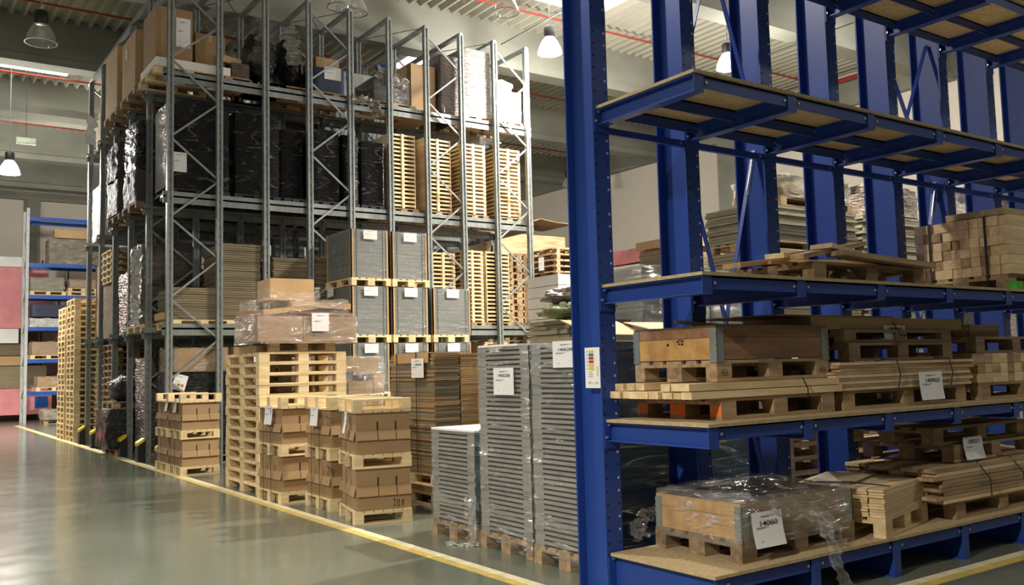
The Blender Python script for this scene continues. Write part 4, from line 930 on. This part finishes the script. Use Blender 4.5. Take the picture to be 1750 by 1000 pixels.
for k in range(6):
    for i in range(10):
        o = inst('timber', tb['oldwood2' if rr.random() < .25 else 'pine_pale'], None, (8.20 + rr.uniform(-.012, .012), 4.03 + i * .089, zB + .146 + k * .0885))
        tag(o, 'square timber %s from front, %s row, strapped bundle on third shelf' % (nth(i + 1), from_top(k, 6)), 'timber', 'square timbers of the strapped bundle on the third shelf')
zt = zB + .146 + 6 * .0885
for i, y in enumerate((4.22, 4.75)):
    b = MB(); b.box(8.178, y, zB + .1, 8.184, y + .02, zt + .004); b.box(8.178, y, zt, 9.4, y + .02, zt + .005); tag(b.build('strapping_band', M['strap']), 'dark strap round the square timber bundle, the %s one' % ('right', 'left')[i], 'strap')
b = MB(); b.box(0, 0, 0, 1.3, .55, .06); tag(b.build('cover_board', M['osb'], None, (8.22, 4.06, zt + .006)), 'thick pale board lying on the square timber bundle', 'board')
b = MB(); b.box(0, 0, 0, .12, .07, .07); tag(b.build('plastic_piece', surf('bright_green_plastic', (.06,.42,.02), None, .4), None, (8.17, 3.975, zB + .002)), 'bright green plastic piece at the right end of the third blue shelf', 'plastic piece')
# top shelf
pallet(8.3, 4.3, zE, 1.2, .65, 'lower old pallet on the highest blue shelf at the top right corner', 'oldwood', 'x'); pallet(8.28, 4.3, zE + .147, 1.2, .65, 'upper old pallet on the highest blue shelf at the top right corner', 'oldwood2', 'x')
# ------------------------------------------------------------------ goods in the grey rack
L1, L2, L3 = LV; G0 = GY + .13
def rack_pallet(x, y, z, lab, sx=1.15, sy=1.24, mat='oldwood2', full=False): return pallet(x, y, z + .001, sx, sy, lab, mat, 'x', full)
# top level, lane nearest the camera
rack_pallet(3.95, G0, L3, 'pallet under the white slab at the top near rack corner', 1.25, 1.24, 'pine', True)
o = tag(MB().box(0, 0, 0, 1.35, 1.2, .16).build('foam_slab', M['foam'], None, (3.98, G0 + .02, L3 + .147)), 'white slab at the near corner of the top rack level', 'foam slab')
for i, (x, y, z, dx, dy, dz, m, lab) in enumerate((
    (4.0, G0 + .15, L3 + .31, .66, .95, 1.0, 'card', 'brown box on the white slab at the near corner of the top rack level'),
    (3.95, 18.25, L3 + .146, 1.0, 1.15, 1.15, 'card_light', 'tall tan box with taped paper, top rack level, second lane'),
    (3.95, 19.9, L3 + .146, .95, 1.15, 1.35, 'card_light', 'tall tan box of two stacked halves in the third lane of the top rack level'),
    (4.74, G0 + .25, L3 + .31, .56, .8, .66, 'card', 'lower brown box behind the second upright of the top rack level'))):
    box(x, y, z, dx, dy, dz, m, lab)
rack_pallet(3.93, 18.22, L3, 'pallet under the tall tan box with taped paper', 1.15, 1.24, 'oldwood2', True); rack_pallet(3.93, 19.86, L3, 'pallet under the tall tan box of two halves', 1.15, 1.24, 'oldwood2', True)
rack_pallet(5.22, G0, L3, 'pallet behind the second upright on the top rack level', 1.2, 1.24)
label((4.36, G0 + .146, L3 + .60), .26, .55, 'y', 'crumpled white papers on the brown box at the near corner of the top rack level')
label((3.945, 19.1, L3 + .9), .18, .22, 'x', 'small paper on the tall tan box of the second lane')
box(5.2, G0 + .1, L3 + .45, .42, .3, .13, 'card_light', 'small tan carton lying on dark clutter on the top rack level', rz=.3, tape=False)
box(5.36, G0 + .05, L3 + .147, .34, .6, .3, 'brownwrap', 'low dark crate of clutter behind the second upright of the top rack level', tape=False)
o = tag(blob(.34, .5, .52, .3, 11).build('plastic_bundle', M['blackbag'], None, (6.06, G0 + .62, L3 + .15), smooth=True), 'lower dark plastic bundle on the top rack level, left one of two', 'bag')
o = tag(blob(.26, .5, .62, .3, 12).build('plastic_bundle', M['blackbag'], None, (6.68, G0 + .65, L3 + .15), smooth=True), 'taller dark plastic bundle on the top rack level, right one of two', 'bag')
ragged([(5.85, G0 + .05, L3 + .5), (6.0, G0 + .05, L3 + 1.0), (6.05, G0 + .1, L3 + 1.55)], .45, 'film_tight', 'grey film standing up above the left plastic bundle on the top rack level', 13, wob=.06)
ragged([(6.45, G0 + .03, L3 + 1.35), (6.55, G0 + .03, L3 + 1.0), (6.62, G0 + .03, L3 + .6)], .40, 'silverwrap', 'shiny grey film sheet over the right plastic bundle on the top rack level', 14, wob=.05)
rack_pallet(5.7, G0, L3, 'pallet under the two plastic bundles on the top rack level', 1.3, 1.24)
rack_pallet(7.0, G0, L3, 'pallet under the dark blue crate on the top rack level', .95, 1.24)
load(7.0, G0 + .03, L3 + .147, .72, 1.1, .50, 'blue_dark', 'dark blue plastic crate with a label on the top rack level', 'crate', 'plastic_crate', amp=.004)
box(7.08, G0 + .1, L3 + .66, .5, .7, .22, 'card', 'brown box on top of the dark blue crate on the top rack level', tape=False)
label((7.22, G0 + .015, L3 + .42), .36, .26, 'y', 'white label on the dark blue crate', curl=0)
box(8.15, G0 + .9, L3 + .01, .6, .08, .95, 'foam', 'cream panel leaning behind the fifth upright of the top rack level', tape=False)
rack_pallet(8.3, G0, L3, 'pallet under the black crate with clear film on the top rack level', 1.0, 1.24)
t = load(8.32, G0 + .03, L3 + .147, .86, 1.1, .50, 'black', 'black crate under crumpled clear film on the top rack level', 'crate', 'plastic_crate', film='film', amp=.01)
ragged([(8.35, G0 - .02, L3 + .75), (8.7, G0 - .03, L3 + .66), (9.1, G0 - .02, L3 + .55)], .35, 'silverwrap', 'crumpled film over the top of the black crate on the top rack level', 15, wob=.05)
o = tag(blob(.16, .12, .14, .4, 4).build('plastic_bag', M['blue_bag'], None, (8.62, G0 + .15, L3 + .75), smooth=True), 'small bright blue bag on top of the black crate', 'bag')
ragged([(7.75, G0 - .14, L3 + .04), (8.05, G0 - .17, L3 + .04), (8.25, G0 - .2, L3 - .05), (8.28, G0 - .2, L3 - .3)], .24, 'silverwrap', 'clear film hanging over the rail of the top rack level', 16, wob=.05)
box(9.3, G0 + .2, L3 + .01, .6, 1.0, 1.15, 'card', 'brown box in the shade left of the grey wrapped load on the top rack level', tape=False)
load(9.95, G0 + .05, L3 + .01, .52, 1.1, 1.42, 'brownwrap', 'dark smoky wrapped load left of the shiny silver one on the top rack level', seed=22, bulge=.02)
rack_pallet(10.5, G0, L3, 'pallet under the shiny silver load on the top rack level', .8, 1.2)
load(10.5, G0 + .0, L3 + .147, .76, 1.1, 1.52, 'silverwrap', 'tall shiny silver film-wrapped load at the right of the top rack level', seed=23, amp=.02)
rack_pallet(11.38, G0, L3, 'pallet under the white bundle at the right end of the top rack level', .8, 1.2)
load(11.38, G0 + .02, L3 + .147, .72, 1.1, .72, 'whitewrap', 'white crumpled film bundle at the right end of the top rack level', seed=24, amp=.05)
o = tag(blob(.33, .4, .18, .4, 7).build('film_bundle', M['whitewrap'], None, (11.75, G0 + .5, L3 + .85), smooth=True), 'bulging white film on the bundle at the right end of the top level', 'film')
# second level: black loads, then slatted stacks
BL = ((4.22, 1.10, 1.72), (5.40, .90, 1.66), (6.36, .50, 1.5), (6.92, .62, 1.55), (7.60, .36, 1.5), (8.0, .55, 1.42))
BN = ('first, widest black wrapped load from the rack corner on the middle level', 'second black wrapped load from the rack corner, shiny banded, middle level', 'third black wrapped load from the rack corner, dull, on the middle level',
      'fourth black wrapped load from the rack corner on the middle level', 'fifth, narrowest black wrapped load from the rack corner, middle level', 'sixth black wrapped load from the rack corner, beside the slatted stacks')
for i, ((x, dx, h), nm) in enumerate(zip(BL, BN)):
    rack_pallet(x, G0, L2, 'pallet under the %s' % nm, dx, 1.22, 'black')
    load(x, G0 + .01 + (.2 if i == 2 else 0), L2 + .147, dx, 1.05, h - .1, 'blackwrap', nm, seed=30 + i, amp=.012, film='film_dark', group='black wrapped loads on the middle rack level')
label((4.26, G0 - .01, L2 + .45), .26, .36, 'y', 'pinkish white label low on the first black wrapped load of the middle level')
load(4.16, G0 - .03, L2 + .16, .06, .9, 1.5, 'brownwrap', 'brown corner board at the edge of the first black load on the middle level', 'board', 'corner_board', amp=.004)
def frame_mesh(dx, dy, h):
    b = MB()
    for x in (0, dx - .02): b.box(x, 0, 0, x + .02, dy, h - .001)
    b.box(.02, 0, h*.42, dx - .02, .02, h*.80); b.box(.02, dy - .02, h*.42, dx - .02, dy, h*.80); b.box(dx*.5 - .03, -.012, 0, dx*.5 + .03, .05, h - .001); b.box(.02, .02, h*.84, dx - .02, dy - .02, h*.92)
    return b.mesh('slatted_frame', M['pine'])
def open_frame_mesh(dx, dy, h):
    b = MB(); b.box(0, 0, h*.45, dx, dy, h*.85)
    for x in (0, dx*.5 - .03, dx - .06):
        for y in (0, dy*.5, dy - .06): b.box(x, y, 0, x + .06, y + .06, h*.45); 
    b.box(dx*.5 - .03, -.012, 0, dx*.5 + .03, 0, h - .001)
    return b.mesh('slatted_frame', M['pine'])
FM = {}
def frame_stack(x, y, z, dx, dy, n, where, solid=True, h=.088, pal=True):
    key = (dx, dy, solid, h)
    if key not in FM: FM[key] = (frame_mesh if solid else open_frame_mesh)(dx, dy, h)
    if pal: rack_pallet(x - .03, y, z, 'pallet under the ' + where, dx + .1, dy, 'oldwood2', True); z += .147
    for i in range(n):
        o = inst('slatted_frame', FM[key], None, (x, y, z + i * h)); tag(o, 'slatted pine frame, %s of the %s' % (from_top(i, n), where), 'wooden frame', 'frames of the ' + where)
frame_stack(8.66, G0, L2, .60, 1.1, 18, 'first slatted stack, middle rack level')
frame_stack(9.48, G0, L2, .66, 1.1, 18, 'second slatted stack, middle rack level')
frame_stack(10.40, G0, L2, .64, 1.1, 18, 'third slatted stack, middle rack level', False)
frame_stack(11.33, G0, L2, .66, 1.1, 18, 'fourth slatted stack, middle rack level', False)
load(10.9, G0 + .0, L2 + 1.75, .4, .9, .2, 'film_tight', 'loose film over the third slatted stack of the middle rack level', 'film', 'loose_film', amp=.05, seed=33)
# first raised level
rack_pallet(4.3, G0, L1, 'pale pallet under the low brown cardboard stack on the lowest rail', 1.1, 1.24, 'pine'); rack_pallet(5.42, G0, L1, 'pale pallet under the tall brown cardboard stack on the lowest rail', 1.0, 1.24, 'pine'); rack_pallet(6.45, G0, L1, 'pale pallet under the third cardboard stack on the lowest rail', 1.0, 1.24, 'pine')
sheets(4.30, G0 + .03, L1 + .147, .80, 1.1, 14, .042, 'card_grey', 'low stack near the rack corner, lowest rail', seed=41, word='brown cardboard sheet', jit=.01)
sheets(5.16, G0 + .03, L1 + .147, .74, 1.1, 34, .042, 'card_grey', 'tall stack behind the second upright, lowest rail', seed=42, word='brown cardboard sheet', jit=.012)
sheets(6.15, G0 + .03, L1 + .147, .75, 1.1, 29, .042, 'card_grey', 'stack behind the third upright, lowest rail', seed=43, word='brown cardboard sheet', jit=.012)
sheets(7.1, G0 + .3, L1 + .147, .75, .9, 31, .042, 'card_grey', 'stack left of the grey blocks, lowest rail', seed=44, word='brown cardboard sheet', jit=.012)
box(4.10, G0 + .02, L1 + .147, .2, .5, .12, 'card_light', 'small tan box at the corner upright of the lowest rail', tape=False)
label((4.17, G0 + .0, L1 + .35), .12, .3, 'y', 'narrow white slip at the corner upright of the lowest rail')
frame_stack(9.60, G0, L1, .60, 1.1, 17, 'first slatted stack, lowest rail', False)
frame_stack(10.36, G0, L1, .56, 1.1, 18, 'second slatted stack, lowest rail', False)
frame_stack(11.0, G0, L1, .62, 1.1, 18, 'third slatted stack, lowest rail', True)
pallet_stack(11.75, G0 + .1, L1 + .001, .45, 1.1, 12, 'narrow stack ending the lowest rail', 'oldwood2', 'y', False, seed=45)
# floor level
pallet(4.28, G0, 0, 1.3, 1.24, 'black plastic pallet under the black wrapped load at the rack corner', 'oldwood', 'x')
load(4.30, G0 + .01, .147, 1.05, 1.15, 1.50, 'blackwrap', 'black wrapped load with a coloured sheet standing on the floor at the rack corner', film='film_dark', seed=51, amp=.02)
load(4.32, G0 + .05, 1.66, 1.0, 1.0, .42, 'card', 'film-wrapped brown bundle on the black load at the rack corner', film='film', seed=52, amp=.03)
box(5.40, G0 + .05, 0, .72, 1.1, 2.1, 'card', 'tall brown box right of the black load at the rack corner', tape=True)
label((5.62, G0 + .03, 1.72), .22, .26, 'y', 'white label on the tall brown box right of the black load')
t = label((4.26, G0 - .045, 1.37), .23, .28, 'y', 'tilted white sheet with coloured squares on the black load at the rack corner'); t.rotation_euler = (0, .28, 0)
for i, (u, mm) in enumerate(((.04, 'yellow'), (.085, 'signblue'), (.12, 'yellow'), (.155, 'signred'))):
    b = MB(); b.face([(u, -.003, .07), (u + .03, -.003, .07), (u + .03, -.003, .12), (u, -.003, .12)]); b.build('colour_field', M[mm], t)
pallet_stack(6.3, G0 + .05, 0, 1.1, 1.2, 14, 'shaded stack inside the near rack lane', 'oldwood2', 'x', False, seed=53)
pallet_stack(11.0, G0 + .1, 0, .6, 1.1, 15, 'narrow floor stack at the rack end', 'pine', 'y', False, seed=54)
pallet_stack(9.75, G0 + .1, 0, .85, 1.1, 15, 'floor stack behind the right grey blocks', 'pine', 'y', False, seed=55)
# second lane and beyond, seen from the aisle
def lane(j): return GY + LS * j + .13
pallet(4.25, lane(1) - .05, 0, 1.1, 1.24, 'dark pallet under the tall black load in the second lane', 'oldwood', 'x')
load(4.2, lane(1), .147, 1.1, 1.0, 1.80, 'brownwrap', 'tall dark brown wrapped load on the floor of the second lane', film='film_dark', seed=61, amp=.03)
t = tag(empty('bagged_stack', (3.98, lane(2) + .1, 0)), 'black sheeted heap with a reddish sticker on the floor of the third lane', 'load')
P = pallet(3.98, lane(2) + .1, 0, 1.0, 1.1, 'worn pallet under the black sheeted heap of the third lane', 'oldwood2', 'x')
b = wrinkled(1.0, 1.2, .78, .06, 62, nscale=2, bulge=.05); b.build('lower_sheet', M['blackbag'], t, (-.15, -.05, .15), smooth=True)
b = blob(.55, .6, .30, .25, 63); b.build('upper_bag', M['blackbag'], t, (.45, .5, 1.06), smooth=True)
b = MB(); b.obox((-.26, .2, .45), (.004, .22, .22), (.6, 0, 0)); b.build('sticker', M['redfilm'], t)
pallet(3.92, lane(2) + .1, .95, .9, 1.1, 'pallet between the two halves of the black sheeted heap in the third lane', 'oldwood2', 'x')
load(4.2, lane(3) + .1, .0, 1.0, 1.1, 1.0, 'foam', 'pinkish white wrapped block on the floor of the fourth lane', film='film_tight', seed=64, amp=.02)
pallet_stack(4.2, lane(3) + .1, 1.02, 1.0, 1.1, 9, 'stack above the pinkish block, fourth lane', 'oldwood2', 'y', False, seed=65)
pallet_stack(4.3, lane(4) + .1, 0, 1.1, 1.1, 15, 'floor stack of the fifth lane', 'pine', 'y', False, seed=66)
rack_pallet(4.1, lane(1), L1, 'pallet under the film-covered dark load on the lowest rail of the second lane', 1.2, 1.24, 'pine', True)
load(4.12, lane(1) + .05, L1 + .147, 1.1, 1.05, 1.55, 'brownwrap', 'film-covered dark load on the lowest rail of the second lane', film='film_thin', seed=71, amp=.05)
ragged([(4.05, lane(1) + .2, L1 + 1.6), (4.02, lane(1) + .2, L1 + 1.2), (4.04, lane(1) + .3, L1 + .7), (4.04, lane(1) + .25, L1 + .15)], .22, 'whitewrap', 'pale film strip hanging down the dark load on the lowest rail of the second lane', 72, wob=.05)
load(4.2, lane(2) + .1, L1 + .02, 1.1, 1.0, 1.3, 'brownwrap', 'dull brown wrapped load on the lowest rail of the third lane', seed=73, amp=.03)
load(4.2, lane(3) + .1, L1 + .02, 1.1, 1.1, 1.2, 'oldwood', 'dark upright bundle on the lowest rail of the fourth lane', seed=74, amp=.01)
pallet_stack(4.15, lane(3) + .15, L1 + 1.25, 1.0, 1.0, 5, 'pale stack on the fourth lane bundle', 'pine', 'y', False, seed=75)
load(4.3, lane(4) + .1, L1 + .02, 1.1, 1.1, 1.8, 'card_light', 'tan load on the lowest rail of the fifth lane', seed=76, amp=.01)
rack_pallet(3.98, lane(1), L2, 'pallet under the shiny mauve load on the middle level of the second lane', 1.2, 1.24, 'oldwood')
load(3.98, lane(1) + .03, L2 + .147, 1.1, 1.15, .62, 'mauvewrap', 'shiny mauve-grey wrapped load, lower of two, middle level of the second lane', seed=81, amp=.03)
load(4.0, lane(1) + .05, L2 + .79, 1.1, 1.1, .95, 'blackbag', 'black bagged load, upper of two, middle level of the second lane', film='film_dark', seed=82, amp=.06)
rack_pallet(3.98, lane(2), L2, 'pallet under the mauve loads on the middle level of the third lane', 1.2, 1.24, 'oldwood')
load(3.96, lane(2) + .03, L2 + .147, 1.1, 1.15, .72, 'mauvewrap', 'shiny mauve-grey wrapped load, lower of two, middle level of the third lane', seed=83, amp=.03)
load(3.96, lane(2) + .03, L2 + .88, 1.1, 1.15, .75, 'mauvewrap', 'shiny mauve-grey wrapped load, upper of two, middle level of the third lane', seed=84, amp=.05)
load(4.2, lane(4) + .05, L2 + .02, .9, 1.1, 1.3, 'foam', 'pale load at the far end of the middle rack level', seed=85, amp=.02)
for j, xx in ((1, 5.4), (1, 6.7), (1, 8.0), (2, 5.4), (2, 6.8)):
    load(xx, lane(j) + .05, L2 + .02, 1.1, 1.1, 1.55, 'blackwrap', 'black wrapped load deep in the %s lane, middle level, %s from the aisle' % (nth(j + 1), nth(int((xx - 4) / 1.3) + 1)), seed=90 + int(xx * 3) + j, amp=.02)
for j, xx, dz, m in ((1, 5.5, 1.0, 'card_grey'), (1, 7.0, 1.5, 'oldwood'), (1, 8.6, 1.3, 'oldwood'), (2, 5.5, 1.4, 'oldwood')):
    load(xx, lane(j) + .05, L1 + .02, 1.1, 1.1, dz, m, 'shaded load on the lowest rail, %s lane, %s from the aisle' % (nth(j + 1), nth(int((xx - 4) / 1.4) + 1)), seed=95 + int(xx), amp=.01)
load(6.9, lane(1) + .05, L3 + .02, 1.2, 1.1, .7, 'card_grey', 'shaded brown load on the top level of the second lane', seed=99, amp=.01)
ragged([(4.04, 22.9, 7.75), (4.0, 23.1, 7.4), (4.02, 23.2, 7.15)], .3, 'foam', 'white film sheet hanging at the far end of the rack', 17, wob=.06)
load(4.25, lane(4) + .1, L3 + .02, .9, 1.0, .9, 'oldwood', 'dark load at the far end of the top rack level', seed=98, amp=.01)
# ------------------------------------------------------------------ far blue-beamed pallet rack and the goods around it
FX, FY = 4.35, 37.3
fr = tag(empty('pallet_rack', (FX, FY, 0)), 'far pallet rack with light grey frames and blue beams at the left', 'pallet rack')
FL = (1.14, 2.32, 3.50, 4.68, 5.86, 7.58)
white_steel = surf('light_grey_steel', (.50,.52,.52), None, .45)
for x in (0, 2.9, 5.8):
    for y in (0, 1.0): b = MB(); b.box(x, y, 0, x + .1, y + .08, 7.9); b.build('upright', white_steel, fr)
    b = MB(); z = .3; s = 0
    while z < 7.4: b.bar((x + .05, .08 if s == 0 else 1.0, z), (x + .05, 1.0 if s == 0 else .08, z + .55), .03, .03); z += .6; s = 1 - s
    b.build('zigzag_brace', white_steel, fr)
for x in (.1, 3.0):
    for z in FL:
        for y in (-.01, 1.03): b = MB(); b.box(x, y, z - .14, x + 2.8, y + .05, z); b.build('beam', M['blue_far'], fr)
def rp(x, z, lab, w=1.2, d=1.0): return pallet(FX + x, FY + .0, z + .001, w, d, lab, 'pine', 'x', False)
def rl(x, z, w, h, m, lab, film=None, d=.95, amp=.04, seed=1): return load(FX + x, FY + .02, z, w, d, h, m, lab, film=film, amp=amp, seed=seed)
rl(.75, FL[4], 1.3, .95, 'card_grey', 'brown film-wrapped load on the upper beam of the far rack', 'film', seed=101)
box(FX + .95, FY + .1, FL[4] + 1.0, 1.1, .8, .32, 'card_light', 'tan box on the wrapped load on the upper beam of the far rack', tape=False)
rl(2.0, FL[4], .9, .7, 'card_grey', 'second load on the upper beam of the far rack, half behind the grey rack', seed=102)
rp(.15, FL[3], 'pallet under the left wrapped load of the far rack, second beam from the top'); rl(.15, FL[3] + .147, 1.15, .5, 'greyboard', 'film-wrapped grey load, left on the second highest loaded beam of the far rack', 'film', seed=103)
rp(1.4, FL[3], 'lower pallet under the flat load, second highest loaded beam of the far rack', 1.1); rp(1.42, FL[3] + .15, 'upper pallet under the flat load, second highest loaded beam of the far rack', 1.05); rl(1.45, FL[3] + .31, 1.0, .3, 'card', 'flat film-wrapped load on two pallets on the far rack', 'film', seed=104)
rl(.2, FL[2] + .38, 1.35, .45, 'blue_dark', 'dark blue crates high on the third loaded beam of the far rack', seed=105, amp=.01); rl(.15, FL[2], 1.25, .32, 'whitewrap', 'white film-wrapped flat load on the third loaded beam of the far rack', seed=106)
rl(1.5, FL[2], .75, .8, 'silverwrap', 'pale green-grey wrapped load on the third loaded beam of the far rack', seed=107)
o = tag(blob(.3, .3, .12, .2, 5).build('pink_bag', M['pinkfoam'], None, (FX + 1.25, FY + .3, FL[2] + .36), smooth=True), 'small pink bag on the third loaded beam of the far rack', 'bag')
rp(.2, FL[1], 'pale pallet under the brown box load of the far rack'); rl(.25, FL[1] + .147, 1.05, .48, 'card', 'brown film-wrapped box load on the second lowest beam of the far rack', 'film', seed=108)
rp(.4, FL[0], 'pallet on the lowest beam of the far rack'); rl(.45, FL[0] + .147, 1.1, .38, 'card', 'flat film-wrapped load on the lowest beam of the far rack', 'film', seed=109); box(FX + 1.2, FY + .05, FL[0] + .147, .55, .7, .55, 'card_light', 'tan box at the right on the lowest beam of the far rack', tape=False)
pallet(4.85, 36.0, 0, 1.4, 1.0, 'pallet under the low film-wrapped load on the floor before the far rack', 'oldwood2', 'x', False)
load(4.83, 35.95, .15, 1.45, 1.05, .32, 'greyboard', 'low film-wrapped load on the floor before the far rack', film='film', amp=.05, seed=110)
load(5.5, 36.2, .48, .95, .8, .35, 'brownwrap', 'dark bundle on the low load before the far rack', amp=.06, seed=111); load(5.45, 36.15, .84, 1.0, .8, .45, 'whitewrap', 'crumpled white film heap before the far rack', amp=.08, seed=112)
# wrapped pink and white slabs along the back
def slab(x, y, z, dx, dy, dz, m, lab): return tag(MB().box(0, 0, 0, dx, dy, dz).build('slab_block', M[m], None, (x, y, z)), lab, 'block')
slab(-1.0, 39.6, .25, 6.6, 1.1, 1.0, 'pinkfoam', 'long pink block lying lowest at the back left'); slab(-1.0, 39.6, 1.27, 6.4, 1.1, .85, 'card_grey', 'dark brown load on the long pink block at the back left')
slab(-1.0, 39.55, 2.14, 5.6, 1.1, .35, 'card_light', 'tan flat load at the back left'); slab(-1.0, 39.6, 2.52, 6.2, 1.1, .45, 'card_grey', 'brown flat load under the white slabs at the back left'); slab(-1.0, 39.5, 2.99, 5.4, 1.2, .55, 'foam', 'white slabs under the big pink block at the back left')
slab(-1.0, 39.5, 3.56, 6.4, 1.2, 2.35, 'pinkfoam', 'big pink wrapped block at the back left'); slab(-1.0, 39.5, 5.93, 5.6, 1.2, .38, 'foam', 'white roll-edged slab on the big pink block at the back left')
slab(5.9, 39.5, 2.6, 2.8, 1.2, 2.6, 'foam', 'white wrapped block behind the far rack'); slab(5.9, 39.5, 0, 2.8, 1.2, 2.58, 'pinkfoam', 'pink block under the white one behind the far rack')
b = MB(); b.box(0, 0, 0, .45, .01, .42); tag(b.build('blue_sticker', M['blue_bag'], None, (5.0, 39.58, .5)), 'blue square on the long pink block at the back left', 'sticker')
b = MB()
for x in (5.6, 6.6): b.tube([(x, 42.7, 0), (x, 42.7, 6.6)], .03, 6)
b.tube([(5.6, 42.7, 6.4), (7.6, 42.7, 6.4)], .03, 6); tag(b.build('wall_pipe', M['black'], None), 'thin dark pipes on the back wall behind the far rack', 'pipe')
